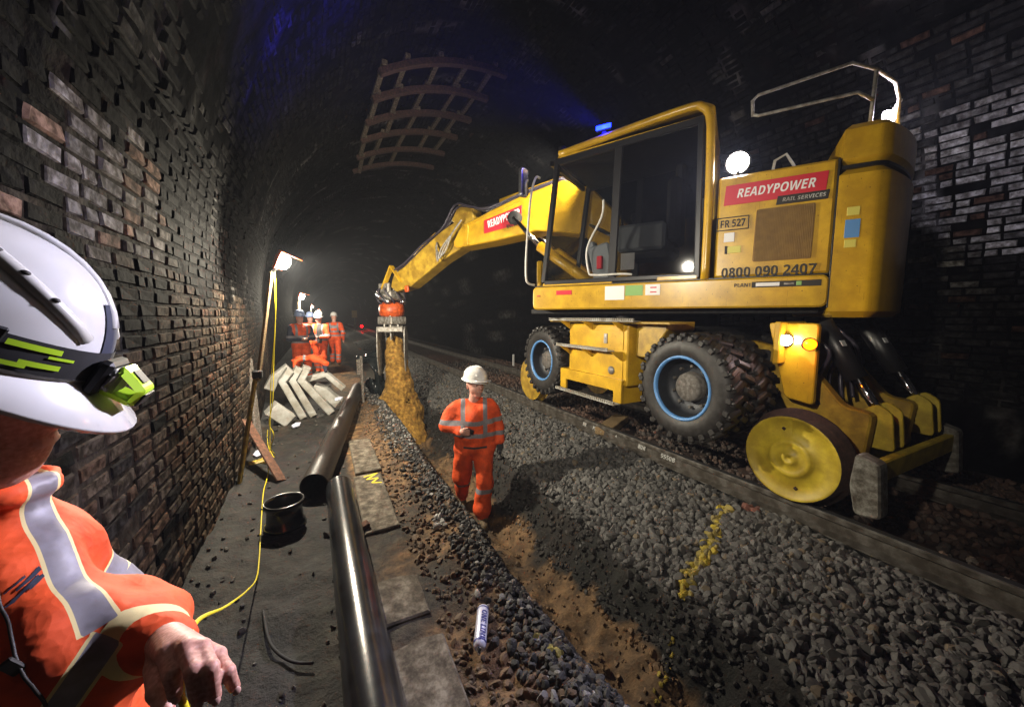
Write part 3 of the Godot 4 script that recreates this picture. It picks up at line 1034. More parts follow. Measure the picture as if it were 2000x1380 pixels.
func make_wheel(parent, at: Vector3):
	var w := Node3D.new()
	w.name = "wheel"
	parent.add_child(w, true)
	w.position = at
	var xf := Transform3D(Basis(Vector3(0, 1, 0), Vector3(-1, 0, 0), Vector3(0, 0, 1)), Vector3.ZERO)   # lathe axis to the left
	var ty := st(true)
	for off in [0.0, -0.33]:
		lathe(ty, [Vector2(0.275, -0.12 + off), Vector2(0.30, -0.14 + off), Vector2(0.42, -0.145 + off), Vector2(0.462, -0.12 + off), Vector2(0.472, -0.06 + off), Vector2(0.474, 0.06 + off), Vector2(0.462, 0.12 + off), Vector2(0.42, 0.145 + off), Vector2(0.36, 0.155 + off), Vector2(0.30, 0.14 + off), Vector2(0.275, 0.12 + off)], xf, 40)
	ty.set_smooth_group(-1)
	for off in [0.0, -0.33]:
		for k in 26:
			for sg in [-1, 1]:
				var a: float = TAU * (k + 0.25 * sg) / 26
				var r := Basis(Vector3(-1, 0, 0), a)
				box(ty, r * Vector3(-off - sg * 0.078, 0.478, 0), Vector3(0.135, 0.045, 0.052), r * Basis(Vector3.UP, sg * 0.45), 0.01)
				box(ty, r * Vector3(-off - sg * 0.142, 0.452, 0), Vector3(0.024, 0.05, 0.05), r, 0.008)
	var o = obj("tyre", ty, M.tyre, w)
	var rim := st(true)
	lathe(rim, [Vector2(0.262, 0.10), Vector2(0.288, 0.10), Vector2(0.298, 0.128), Vector2(0.292, 0.146), Vector2(0.280, 0.147), Vector2(0.268, 0.135), Vector2(0.262, 0.10)], xf, 40)
	obj("rim", rim, M.blue_rim, w)
	var disc := st(true)
	lathe(disc, [Vector2(0.262, 0.12), Vector2(0.255, 0.03), Vector2(0.245, -0.02), Vector2(0.15, -0.035), Vector2(0, -0.035)], xf, 32)
	obj("wheel_disc", disc, M.dark_hub, w)
	var hub := st(true)
	lathe(hub, [Vector2(0.14, -0.03), Vector2(0.132, 0.03), Vector2(0.122, 0.045), Vector2(0.06, 0.049), Vector2(0, 0.05)], xf, 28)
	obj("hub", hub, M.hub_face, w)
	for k in 10:
		var a := TAU * k / 10
		var nut := st()
		box(nut, Vector3(0.02, cos(a) * 0.19, sin(a) * 0.19), Vector3(0.05, 0.025, 0.025), Basis(Vector3.RIGHT, a), 0.004)
		obj("wheel_nut", nut, M.hub_face, w)
	return w
func serrated(parent, x, y, d0, d1):   # grip edge of a step
	var s := st()
	box(s, K(x, y - 0.012, (d0 + d1) / 2), Vector3(0.10, 0.012, absf(d1 - d0)), Basis(), 0.003)
	var n := int(absf(d1 - d0) / 0.032)
	for k in n:
		var d: float = lerpf(d0, d1, (k + 0.5) / n)
		box(s, K(x - 0.04, y + 0.004, d), Vector3(0.022, 0.030, 0.018), Basis(), 0.003)
	obj("step_tread", s, M.pale_concrete, parent)
func make_undercarriage(t):
	var s := st()
	box(s, K(4.03, 1.22, 3.37), Vector3(0.95, 0.42, 3.1), Basis(), 0.03)
	box(s, K(4.03, 1.5, 3.37), Vector3(1.5, 0.2, 1.6), Basis(), 0.03)
	for d in [2.20, 4.55]: box(s, K(4.03, 1.06, d), Vector3(1.7, 0.2, 0.22), Basis(), 0.03)
	obj("chassis", s, M.matt_black, t)
	var ring := st(true)
	lathe(ring, [Vector2(0.55, 1.58 - RAIL_Y), Vector2(0.62, 1.6 - RAIL_Y), Vector2(0.62, 1.80 - RAIL_Y), Vector2(0.5, 1.81 - RAIL_Y)], Transform3D(), 32)
	obj("slew_ring", ring, M.black, t)
	for d in [2.20, 4.55]:
		make_wheel(t, K(3.0, 1.07, d))
		make_wheel(t, K(5.06, 1.07, d)).rotation.y = PI
	# yellow step locker between the wheels
	var lk := st()
	prism(lk, rounded(poly([[2.80, 0.98], [3.80, 0.98], [3.80, 1.62], [2.80, 1.62]]), 0.02, 2), Transform3D(Basis(Vector3(0, 0, -1), Vector3(0, 1, 0), Vector3(1, 0, 0)), Vector3(2.98 - 4.03, -RAIL_Y, 3.37)), 0.34, 0.012)
	var locker = obj("step_locker", lk, M.yellow, t)
	var dr := st()
	for e in [[2.86, 1.36, 3.74, 1.56], [2.86, 1.02, 3.74, 1.33]]:
		box(dr, K(2.806, (e[1] + e[3]) / 2, (e[0] + e[2]) / 2), Vector3(0.008, e[3] - e[1], e[2] - e[0]), Basis(), 0.003)
	obj("locker_door", dr, M.yellow, locker)
	var ha := st()
	box(ha, K(2.798, 1.47, 3.12), Vector3(0.012, 0.11, 0.055), Basis(), 0.004)
	obj("door_handle", ha, M.grey_steel, locker)
	var rd := st(true)
	lathe(rd, [Vector2(0.045, 0.0), Vector2(0.045, 0.01), Vector2(0, 0.011)], Transform3D(Basis(Vector3(0, 1, 0), Vector3(-1, 0, 0), Vector3(0, 0, 1)), K(2.802, 1.13, 3.02)), 20)
	obj("round_label", rd, M.grey_steel, locker)
	for d in [2.87, 3.35, 3.78]:
		for y in [1.345, 1.655]:
			var bk := st()
			prism(bk, poly([[0, 0], [-0.15, 0], [0, -0.10]]), Transform3D(Basis(), K(2.80, y, d)), 0.02, 0.002)
			obj("step_bracket", bk, M.yellow, t)
	var low := st()
	prism(low, rounded(poly([[2.83, 0.80], [2.95, 0.80], [2.95, 0.92], [3.80, 0.92], [3.80, 0.80], [3.92, 0.80], [3.92, 1.05], [2.83, 1.05]]), 0.01, 2), Transform3D(Basis(Vector3(0, 0, -1), Vector3(0, 1, 0), Vector3(1, 0, 0)), Vector3(2.78 - 4.03, -RAIL_Y, 3.37)), 0.03, 0.004)
	box(low, K(2.86, 1.04, 3.37), Vector3(0.18, 0.02, 1.09), Basis(), 0.004)
	box(low, K(2.94, 0.92, 2.86), Vector3(0.3, 0.26, 0.03), Basis(), 0.004)
	obj("step_box", low, M.yellow, t)
	serrated(t, 2.74, 1.675, 2.62, 4.1)
	serrated(t, 2.72, 1.36, 2.95, 3.90)
	serrated(t, 2.74, 0.80, 2.86, 3.93)
	var fl := st()
	box(fl, K(2.92, 1.65, 3.2), Vector3(0.34, 0.02, 1.9), Basis(), 0.004)
	obj("step_deck", fl, M.dirty_yellow, t)
	var gu := st()
	prism(gu, poly([[2.62, 1.3], [2.78, 1.3], [2.78, 1.66], [2.4, 1.66], [2.4, 1.58]]), Transform3D(Basis(Vector3(0, 0, -1), Vector3(0, 1, 0), Vector3(1, 0, 0)), Vector3(3.1 - 4.03, -RAIL_Y, 3.37)), 0.4, 0.01)
	obj("mudguard", gu, M.dirty_yellow, t)
	# rear rail gear
	for x in [RAIL_A, RAIL_B]:
		var rw := Node3D.new()
		rw.name = "rail_wheel"
		t.add_child(rw, true)
		rw.position = K(x, RAIL_Y + 0.338, 1.47)
		rw.scale = Vector3(1.0, 0.925, 0.925)
		if x == RAIL_B: rw.rotation.y = PI
		var xf := Transform3D(Basis(Vector3(0, 1, 0), Vector3(-1, 0, 0), Vector3(0, 0, 1)), Vector3.ZERO)
		var d1 := st(true)
		lathe(d1, [Vector2(0.30, -0.07), Vector2(0.41, -0.07), Vector2(0.41, -0.045), Vector2(0.370, -0.03), Vector2(0.364, 0.065), Vector2(0.355, 0.07)], xf, 56)
		obj("tread", d1, M.rust, rw)
		var d2 := st(true)
		lathe(d2, [Vector2(0.355, 0.07), Vector2(0.335, 0.073), Vector2(0.328, 0.062), Vector2(0.17, 0.055), Vector2(0.16, 0.072), Vector2(0.135, 0.082), Vector2(0.12, 0.074), Vector2(0.06, 0.072), Vector2(0.052, 0.085), Vector2(0.025, 0.088), Vector2(0.02, 0.078), Vector2(0, 0.078)], xf, 56)
		obj("disc_face", d2, M.worn_yellow, rw)
		for k in 2:
			var bo := st()
			box(bo, Vector3(-0.060, cos(k * PI + 2.9) * 0.25, sin(k * PI + 2.9) * 0.25), Vector3(0.012, 0.026, 0.026), Basis(Vector3.RIGHT, 0.6), 0.005)
			obj("bolt", bo, M.rust, rw)
	var ax := st()
	tube(ax, [K(RAIL_A + 0.08, 0.64, 1.45), K(RAIL_B - 0.08, 0.64, 1.45)], 0.07, 12)
	box(ax, K(4.02, 0.72, 1.40), Vector3(1.15, 0.2, 0.26), Basis(), 0.02)
	obj("rail_axle", ax, M.dirty_yellow, t)
	# two swing arms, plates and rams
	var arms := []
	for x in [3.62, 4.42]:
		var s2 := st()
		prism(s2, rounded(poly([[1.15, 0.6], [1.5, 0.55], [1.75, 1.05], [2.1, 1.3], [2.05, 1.5], [1.62, 1.4], [1.3, 1.02], [1.12, 1.0]]), 0.05, 3), Transform3D(Basis(Vector3(0, 0, -1), Vector3(0, 1, 0), Vector3(1, 0, 0)), Vector3(x - 4.03, -RAIL_Y, 3.37)), 0.1, 0.012)
		obj("swing_arm", s2, M.dirty_yellow, t)
		var ram := st(true)
		tube(ram, [K(x + 0.13, 1.66, 1.55), K(x + 0.16, 1.22, 1.30)], 0.075, 14)
		obj("ram_barrel", ram, M.black, t)
		var rod := st(true)
		tube(rod, [K(x + 0.16, 1.24, 1.31), K(x + 0.18, 0.92, 1.12)], 0.035, 12)
		obj("ram_rod", rod, M.chrome, t)
		var cl := st()
		box(cl, K(x + 0.10, 1.50, 1.38), Vector3(0.09, 0.05, 0.006), Basis(Vector3.RIGHT, -0.5), 0.002)
		obj("reflector", cl, M.sign_white, t)
		for sx in [-0.09, 0.09]:
			var br := st()
			prism(br, rounded(poly([[1.02, 0.72], [1.22, 0.72], [1.22, 1.0], [1.14, 1.06], [1.05, 1.0]]), 0.03, 2), Transform3D(Basis(Vector3(0, 0, -1), Vector3(0, 1, 0), Vector3(1, 0, 0)), Vector3(x + 0.18 + sx - 4.03, -RAIL_Y, 3.37)), 0.03, 0.005)
			obj("ram_bracket", br, M.worn_yellow, t)
	var pl := st()
	prism(pl, rounded(poly([[1.42, 1.02], [1.62, 1.05], [1.78, 1.66], [1.42, 1.66]]), 0.03, 2), Transform3D(Basis(Vector3(0, 0, -1), Vector3(0, 1, 0), Vector3(1, 0, 0)), Vector3(3.42 - 4.03, -RAIL_Y, 3.37)), 0.05, 0.008)
	box(pl, K(3.5, 1.5, 1.66), Vector3(0.4, 0.34, 0.05), Basis(), 0.008)
	obj("gear_plate", pl, M.yellow, t)
	var cb := st()
	box(cb, K(4.05, 0.64, 1.0), Vector3(1.62, 0.15, 0.06), Basis(Vector3(0, 0, 1), -0.02), 0.01)
	obj("cross_beam", cb, M.worn_yellow, t)
	for x in [RAIL_A, 4.86]:
		var gd := st()
		prism(gd, rounded(poly([[0.92, 0.37], [1.06, 0.35], [1.10, 0.55], [1.08, 0.78], [0.95, 0.74]]), 0.03, 2), Transform3D(Basis(Vector3(0, 0, -1), Vector3(0, 1, 0), Vector3(1, 0, 0)), Vector3(x - 4.03, -RAIL_Y, 3.37)), 0.13, 0.012)
		obj("rail_guard", gd, M.concrete, t)
	var ho := st(true)
	for k in 5:
		var x := 3.55 + 0.2 * k
		tube(ho, curve([K(x, 1.62, 1.7), K(x + 0.03, 1.45, 1.42 + 0.03 * k), K(x + 0.08, 1.2, 1.5), K(x + 0.02, 1.0, 1.45)]), 0.016, 6)
	obj("gear_hose", ho, M.hose, t)
	# front rail gear, half hidden by the wheels
	var fg := st()
	box(fg, K(4.02, 0.72, 5.35), Vector3(1.3, 0.22, 0.3), Basis(), 0.02)
	for x in [RAIL_A, RAIL_B]:
		lathe(fg, [Vector2(0.2, -0.06), Vector2(0.41, -0.06), Vector2(0.37, -0.03), Vector2(0.364, 0.07), Vector2(0.1, 0.07), Vector2(0, 0.07)], Transform3D(Basis(Vector3(0, 1, 0), Vector3(-1, 0, 0), Vector3(0, 0, 1)) if x == RAIL_A else Basis(Vector3(0, -1, 0), Vector3(1, 0, 0), Vector3(0, 0, 1)), K(x, RAIL_Y + 0.366, 5.45)), 32)
	obj("front_rail_gear", fg, M.dirty_yellow, t)

func tail(l, r): return -sqrt(maxf(0.01, r * r - l * l))
func tail_plan(r, lmax, a_in) -> Array:   # plan of the counterweight: straight front, round tail, rounded shoulders
	var out := []
	var cr := 0.13
	var ck: float = -sqrt((r - cr) * (r - cr) - (lmax - cr) * (lmax - cr))
	var ang: float = asin((lmax - cr) / (r - cr))
	out.append(Vector2(a_in, -lmax))
	for k in 9:
		var t := lerpf(-PI / 2, -ang, k / 8.0)
		out.append(Vector2(ck - cos(t) * cr, -(lmax - cr) + sin(t) * cr))
	for k in range(1, 28):
		var t := lerpf(-ang, ang, k / 28.0)
		out.append(Vector2(-cos(t) * r, sin(t) * r))
	for k in 9:
		var t := lerpf(ang, PI / 2, k / 8.0)
		out.append(Vector2(ck - cos(t) * cr, (lmax - cr) + sin(t) * cr))
	out.append(Vector2(a_in, lmax))
	return out
func make_upper(root):
	var P := []
	# platform with a rounded front corner
	var s := st()
	prism(s, rounded(poly([[1.30, 1.79], [1.30, 2.055], [-1.43, 2.055], [-1.43, 1.79]]), 0.06, 4), side_xf(0.0), 2.5, 0.015)
	P.append(obj("platform", s, M.yellow, root))
	var under := st()
	box(under, U(0, 0, 1.77), Vector3(2.2, 0.06, 2.8), Basis(), 0.01)
	P.append(obj("belly_plate", under, M.matt_black, root))
	# engine bay: side panel, top, and tank box on the right
	s = st()
	prism(s, rounded(poly([[-0.60, 2.065], [-0.60, 2.955], [-1.425, 2.955], [-1.425, 2.065]]), 0.02, 2), side_xf(0.62), 1.25, 0.02)
	P.append(obj("engine_hood", s, M.yellow, root))
	s = st()
	prism(s, rounded(poly([[0.95, 2.06], [0.95, 2.66], [0.7, 2.80], [0.0, 3.04], [-1.42, 3.04], [-1.42, 2.06]]), 0.04, 2), side_xf(-0.85), 0.8, 0.02)
	P.append(obj("tank_box", s, M.yellow, root))
	s = st()
	box(s, U(-0.95, 0.25, 2.7), Vector3(0.5, 0.4, 0.7), Basis(), 0.03)
	box(s, U(-1.0, 0.0, 2.95), Vector3(0.3, 0.2, 0.3), Basis(), 0.03)
	P.append(obj("engine_cover", s, M.matt_black, root))
	s = st()
	prism(s, rounded(poly([[-0.89, 2.19], [-0.90, 2.635], [-1.305, 2.635], [-1.30, 2.19]]), 0.02, 2), side_xf(1.2465), 0.01, 0.002)
	var gr = obj("air_grille", s, M.grille, root)
	P.append(gr)
	for k in 34:
		var e := st()
		var a := -0.905 - 0.0117 * k
		box(e, U(a, 1.254, 2.412), Vector3(0.010, 0.43, 0.0045), Basis(), 0.001)
		obj("slat", e, M.grille, gr)
	# seams
	s = st()
	box(s, U(-1.432, 1.0, 2.37), Vector3(0.49, 1.17, 0.012), Basis(), 0.001)
	box(s, U(-0.07, 1.2, 2.06), Vector3(0.085, 0.012, 2.7), Basis(), 0.001)
	P.append(obj("panel_seam", s, M.black, root))
	# counterweight and cap
	s = st()
	prism(s, tail_plan(2.12, 1.25, -1.436), flat_xf(2.285), 1.16, 0.05)
	var low := st()
	prism(low, tail_plan(2.06, 1.20, -1.445), flat_xf(1.735), 0.06, 0.02)
	P.append(obj("counterweight", s, M.yellow, root))
	P.append(obj("counterweight_foot", low, M.dirty_yellow, root))
	s = st()
	prism(s, tail_plan(2.10, 1.235, -1.45), flat_xf(2.878), 0.03, 0.004)
	P.append(obj("cap_seam", s, M.black, root))
	s = st()
	prism(s, tail_plan(2.115, 1.245, -1.45), flat_xf(3.045), 0.31, 0.045)
	P.append(obj("counterweight_cap", s, M.yellow, root))
	# cab
	var roof := st()
	prism(roof, rounded(poly([[1.02, 3.44], [0.98, 3.53], [-0.44, 3.66], [-0.54, 3.60], [-0.54, 3.50]]), 0.03, 3), side_xf(0.72), 1.06, 0.03)
	P.append(obj("cab_roof", roof, M.yellow, root))
	var inner := st()
	prism(inner, poly([[0.96, 3.40], [0.95, 3.45], [-0.46, 3.52], [-0.46, 3.46]]), side_xf(0.72), 0.98, 0.005)
	P.append(obj("cab_ceiling", inner, M.matt_black, root))
	for l in [1.225, 0.225]:
		var fp := st()
		bar(fp, U(1.165, l, 2.1), U(1.0, l, 3.46), 0.05, 0.06, Vector3(0, 0, 1), 0.01)
		bar(fp, U(0.36, l, 2.1), U(0.315, l, 3.47), 0.04, 0.085, Vector3(0, 0, 1), 0.01)
		bar(fp, U(1.15, l, 2.10), U(-0.48, l, 2.10), 0.05, 0.05, Vector3.UP, 0.008)
		bar(fp, U(0.99, l, 3.42), U(-0.46, l, 3.50), 0.05, 0.07, Vector3.UP, 0.008)
		bar(fp, U(-0.455, l, 2.1), U(-0.43, l, 3.5), 0.05, 0.05, Vector3(0, 0, 1), 0.008)
		P.append(obj("cab_frame", fp, M.black, root))
	for l in [1.232, 0.22]:
		var rp := st(true)
		tube(rp, curve([U(-0.525, l, 2.06), U(-0.525, l, 2.8), U(-0.515, l, 3.3), U(-0.50, l, 3.50), U(-0.44, l, 3.605), U(-0.30, l, 3.63), U(0.3, l, 3.575), U(0.98, l, 3.50)], 5), 0.038, 10)
		P.append(obj("roof_rail", rp, M.yellow, root))
	s = st()
	box(s, U(1.225, 1.21, 2.21), Vector3(0.075, 0.30, 0.05), Basis(), 0.012)
	P.append(obj("cab_corner", s, M.yellow, root))
	s = st()
	box(s, U(0.76, 1.225, 2.075), Vector3(0.04, 0.035, 0.82), Basis(), 0.006)
	P.append(obj("door_sill", s, M.yellow, root))
	s = st()
	box(s, U(-0.28, 1.236, 2.085), Vector3(0.03, 0.04, 0.36), Basis(), 0.006)
	P.append(obj("door_sill", s, M.yellow, root))
	for e in [["screen_header", U(1.08, 0.72, 3.43), Vector3(1.0, 0.06, 0.05)], ["screen_sill", U(1.17, 0.72, 2.12), Vector3(1.0, 0.08, 0.05)], ["cab_bulkhead", U(-0.47, 0.72, 2.45), Vector3(0.98, 0.72, 0.03)]]:
		s = st()
		box(s, e[1], e[2], Basis(), 0.008)
		P.append(obj(e[0], s, M.black, root))
	s = st()
	box(s, U(0.3, 0.72, 2.075), Vector3(1.0, 0.03, 1.6), Basis(), 0.004)
	P.append(obj("cab_floor", s, M.matt_black, root))
	# panes
	var pane := st()
	prism(pane, poly([[1.13, 2.13], [0.40, 2.13], [0.36, 3.42], [0.99, 3.39]]), side_xf(1.232), 0.006, 0.001)
	P.append(obj("window_pane", pane, M.glass, root))
	pane = st()
	prism(pane, poly([[0.32, 2.13], [-0.43, 2.13], [-0.42, 3.48], [0.27, 3.44]]), side_xf(1.232), 0.006, 0.001)
	P.append(obj("window_pane", pane, M.tinted, root))
	pane = st()
	prism(pane, poly([[1.13, 2.13], [-0.43, 2.13], [-0.42, 3.48], [0.99, 3.39]]), side_xf(0.222), 0.006, 0.001)
	P.append(obj("window_pane", pane, M.glass, root))
	pane = st()
	box(pane, U(1.085, 0.72, 2.78), Vector3(0.94, 1.26, 0.006), Basis(Vector3.RIGHT, 0.12), 0.001)
	P.append(obj("windscreen", pane, M.glass, root))
	# seat, console, levers
	s = st(true)
	for e in [[0.05, 2.42, 0.5, 0.16, 0.5], [-0.18, 2.82, 0.46, 0.66, 0.14], [-0.22, 3.2, 0.28, 0.2, 0.1]]:
		var q := st()
		box(q, U(e[0], 0.72, e[1]), Vector3(e[2], e[3], e[4]), Basis(), 0.05)
		P.append(obj(["seat_cushion", "seat_back", "head_rest"][[0.05, -0.18, -0.22].find(e[0])], q, M.seat, root))
	s = st()
	for l in [1.0, 0.45]: box(s, U(0.12, l, 2.55), Vector3(0.14, 0.28, 0.5), Basis(), 0.03)
	box(s, U(0.56, 0.96, 2.32), Vector3(0.06, 0.42, 0.24), Basis(Vector3.RIGHT, -0.2), 0.02)
	box(s, U(0.70, 0.75, 2.36), Vector3(0.12, 0.5, 0.10), Basis(Vector3.RIGHT, -0.25), 0.02)
	P.append(obj("console", s, M.cab_grey, root))
	s = st(true)
	for l in [1.0, 0.45]:
		tube(s, [U(0.32, l, 2.66), U(0.34, l, 2.88)], 0.014, 8)
		ball(s, U(0.345, l, 2.91), Vector3(0.03, 0.05, 0.03))
	var ring := []
	for k in 25: ring.append(U(0.62, 0.74, 2.72) + Basis(Vector3.RIGHT, 0.5) * Vector3(cos(k * TAU / 24) * 0.18, 0, sin(k * TAU / 24) * 0.18))
	tube(s, ring, 0.014, 8, false)
	P.append(obj("control_lever", s, M.black, root))
	s = st()
	box(s, U(0.20, 1.222, 2.28), Vector3(0.004, 0.17, 0.14), Basis(), 0.001)
	P.append(obj("paper_notice", s, M.sign_white, root))
	s = st()
	box(s, U(0.52, 1.14, 2.30), Vector3(0.06, 0.14, 0.06), Basis(), 0.008)
	P.append(obj("fire_extinguisher", s, M.sign_red, root))
	s = st(true)
	tube(s, curve([U(0.46, 1.255, 2.93), U(0.47, 1.275, 2.75), U(0.62, 1.275, 2.45), U(0.60, 1.275, 2.20), U(0.54, 1.275, 2.155), U(0.25, 1.275, 2.15), U(0.14, 1.26, 2.14)], 5), 0.011, 8)
	P.append(obj("door_grab_rail", s, M.white_paint, root))
	s = st(true)
	tube(s, curve([U(1.22, 1.24, 3.29), U(1.24, 1.31, 3.27), U(1.29, 1.33, 3.05), U(1.34, 1.33, 2.5), U(1.345, 1.33, 2.18), U(1.33, 1.30, 2.10), U(1.28, 1.24, 2.08)], 5), 0.013, 8)
	P.append(obj("front_grab_rail", s, M.white_paint, root))
	# mirror
	s = st()
	prism(s, rounded(poly([[-0.055, -0.16], [0.06, -0.16], [0.05, 0.16], [-0.05, 0.16]]), 0.03, 3), Transform3D(Basis(Vector3.UP, deg_to_rad(-18)), U(1.37, 1.37, 3.23)), 0.05, 0.012)
	var mi = obj("mirror", s, M.steel, root)
	P.append(mi)
	s = st()
	prism(s, rounded(poly([[-0.045, -0.145], [0.05, -0.145], [0.04, 0.145], [-0.04, 0.145]]), 0.025, 3), Transform3D(Basis(Vector3.UP, deg_to_rad(-18)), U(1.343, 1.363, 3.23)), 0.012, 0.002)
	obj("mirror_glass", s, M.chrome, mi)
	# guard rail on the roof
	s = st(true)
	tube(s, [U(-0.83, 1.15, 3.46), U(-0.82, 1.15, 3.59), U(-0.86, 1.15, 3.625), U(-1.47, 1.15, 3.685), U(-1.63, 1.09, 3.62), U(-1.80, 0.84, 3.60), U(-1.86, 0.72, 3.52), U(-1.87, 0.72, 3.19)], 0.0135, 8)
	tube(s, [U(-0.83, 1.15, 3.47), U(-0.87, 1.15, 3.455), U(-1.52, 1.15, 3.455), U(-1.63, 1.08, 3.40)], 0.0135, 8)
	tube(s, [U(-1.63, 1.085, 3.62), U(-1.625, 1.06, 3.19)], 0.0135, 8)
	tube(s, [U(-1.87, 0.72, 3.5), U(-1.9, 0.0, 3.55), U(-1.87, -0.72, 3.5), U(-1.87, -0.72, 3.19)], 0.0135, 8)
	P.append(obj("guard_rail", s, M.grey_steel, root))
	s = st(true)
	tube(s, [U(-1.0, 1.0, 2.95), U(-1.02, 1.0, 3.10), U(-1.10, 1.0, 3.14), U(-1.16, 1.0, 3.03), U(-1.17, 1.0, 2.95)], 0.012, 8)
	P.append(obj("lifting_hoop", s, M.white_paint, root))
	# lettering and labels
	var l := 1.252
	var plate = side_plate(root, "name_board", l, -0.66, 2.70, -1.37, 2.87, M.sign_red, 0.006, 0.012)
	P.append(plate)
	side_text(plate, "lettering", "READYPOWER", l + 0.005, -1.02, 2.79, 0.075, M.sign_white, 0.54, true, 0.18)
	var strip = side_plate(root, "name_strip", l + 0.001, -1.045, 2.652, -1.385, 2.722, M.ink, 0.008, 0.01)
	P.append(strip)
	side_text(strip, "lettering", "RAIL SERVICES", l + 0.007, -1.22, 2.687, 0.03, M.pale_concrete, 0.28, true, 0.12)
	P.append(side_text(root, "phone_number", "0800 090 2407", l + 0.002, -1.0, 2.105, 0.085, M.ink, 0.68))
	var fr := st()
	for e in [[-0.725, 2.594, 0.25, 0.008], [-0.725, 2.485, 0.25, 0.008]]: box(fr, U(e[0], l, e[1]), Vector3(0.006, e[3], e[2]), Basis(), 0.001)
	for a in [-0.604, -0.846]: box(fr, U(a, l, 2.54), Vector3(0.006, 0.11, 0.008), Basis(), 0.001)
	var frm = obj("number_frame", fr, M.ink, root)
	P.append(frm)
	side_text(frm, "lettering", "FR 527", l + 0.002, -0.725, 2.54, 0.065, M.ink, 0.19)
	for e in [["data_label", -0.665, 2.38, -0.745, 2.46, "sign_white"], ["data_label", -0.70, 2.28, -0.80, 2.34, "label_yellow"], ["data_label", -0.675, 2.275, -0.695, 2.345, "ink"], ["name_label", 0.99, 1.955, 0.80, 2.005, "sign_red"], ["white_label", 0.42, 1.885, 0.215, 2.03, "sign_white"], ["green_label", 0.205, 1.925, 0.03, 2.03, "label_green"], ["white_label", 0.005, 1.925, -0.135, 2.03, "sign_white"], ["serial_strip", -0.90, 1.965, -1.38, 2.015, "ink"]]:
		P.append(side_plate(root, e[0], l, e[1], e[2], e[3], e[4], M[e[5]]))
	for e in [["service_label", -0.93, 1.975, -1.10, 2.005, "sign_white"], ["service_label", -1.13, 1.982, -1.20, 1.998, "grey_steel"], ["service_label", -1.215, 1.975, -1.25, 2.008, "label_green"]]:
		P.append(side_plate(root, e[0], l + 0.003, e[1], e[2], e[3], e[4], M[e[5]]))
	P.append(side_text(root, "lettering", "PLANT", l + 0.002, -0.83, 1.99, 0.032, M.ink))
	for h in [2.0, 1.955]:
		var sm := st()
		box(sm, U(-0.072, l + 0.003, h), Vector3(0.003, 0.012, 0.06), Basis(), 0.0005)
		P.append(obj("label_stripe", sm, M.sign_red, root))
	s = st()
	box(s, U(1.22, l, 1.95), Vector3(0.006, 0.02, 0.045), Basis(), 0.002)
	P.append(obj("side_reflector", s, M.orange_paint, root))
	# labels on the counterweight's left shoulder: safety stickers
	for e in [["warning_label", -1.50, 2.50, -1.575, 2.565, "label_yellow"], ["instruction_label", -1.495, 2.33, -1.585, 2.47, "label_blue"], ["warning_label", -1.50, 2.255, -1.57, 2.315, "label_yellow"]]:
		P.append(side_plate(root, e[0], 1.252, e[1], e[2], e[3], e[4], M[e[5]]))
	for e in [[0.93, 2.66, 0.17, 0.11, "dirty_yellow"], [0.72, 2.63, 0.08, 0.10, "sign_white"], [0.99, 2.46, 0.10, 0.12, "label_green"], [0.80, 2.47, 0.05, 0.04, "ink"], [1.03, 2.22, 0.03, 0.11, "ink"], [0.40, 2.15, 0.12, 0.12, "dirty_yellow"]]:
		var lc: float = e[0]
		var nrm := Vector3(-lc, 0, -tail(lc, 2.1)).normalized()
		var q := st()
		box(q, U(tail(lc, 2.1), lc, e[1]) + nrm * 0.004, Vector3(e[2], e[3], 0.005), Basis(Vector3(nrm.z, 0, -nrm.x), Vector3.UP, nrm), 0.001)
		P.append(obj("safety_label", q, M[e[4]], root))
	var lc2 := 0.56
	var nr := Vector3(-lc2, 0, -tail(lc2, 2.1)).normalized()
	var bx := Basis(Vector3(nr.z, 0, -nr.x), Vector3.UP, nr)
	var rp2 := st()
	box(rp2, U(tail(lc2, 2.1), lc2, 2.50) + nr * 0.004, Vector3(0.30, 0.27, 0.006), bx, 0.001)
	var rb = obj("rear_board", rp2, M.sign_red, root)
	P.append(rb)
	var tm := text_mesh("READY", 0.07)
	obj("lettering", tm, M.sign_white, rb, Transform3D(bx, U(tail(lc2, 2.1), lc2, 2.50) + nr * 0.009))
	# lamps
	for e in [[U(-0.735, 1.12, 3.10), Vector3(-3.86, -1.95, -0.62), 0.095, "A"], [U(-1.79, 0.64, 3.40), Vector3(-0.5, 0.0, 0.8), 0.06, "B"]]:
		var z: Vector3 = e[1].normalized()
		var x := Vector3.UP.cross(z).normalized()
		var xf := Transform3D(Basis(x, z, x.cross(z)), e[0])
		var hs := st(true)
		lathe(hs, [Vector2(0, -0.07), Vector2(0.04, -0.065), Vector2(e[2] * 1.1, -0.01), Vector2(e[2] * 1.1, 0.012), Vector2(e[2], 0.012), Vector2(e[2] * 0.95, 0.0)], xf, 20)
		var wl = obj("work_light", hs, M.black, root)
		P.append(wl)
		var le := st(true)
		lathe(le, [Vector2(e[2] * 0.96, 0.004), Vector2(e[2] * 0.6, 0.014), Vector2(0, 0.018)], xf, 20)
		obj("lamp_glass", le, lamp_mat(Color(1.0, 0.97, 0.95), 24.0), wl)
		var fo := st(true)
		tube(fo, [e[0] - z * 0.04, Vector3(e[0].x, (2.95 if e[3] == "A" else 3.19) - RAIL_Y, e[0].z) - z * 0.04], 0.018, 8)
		obj("lamp_bracket", fo, M.black, wl)
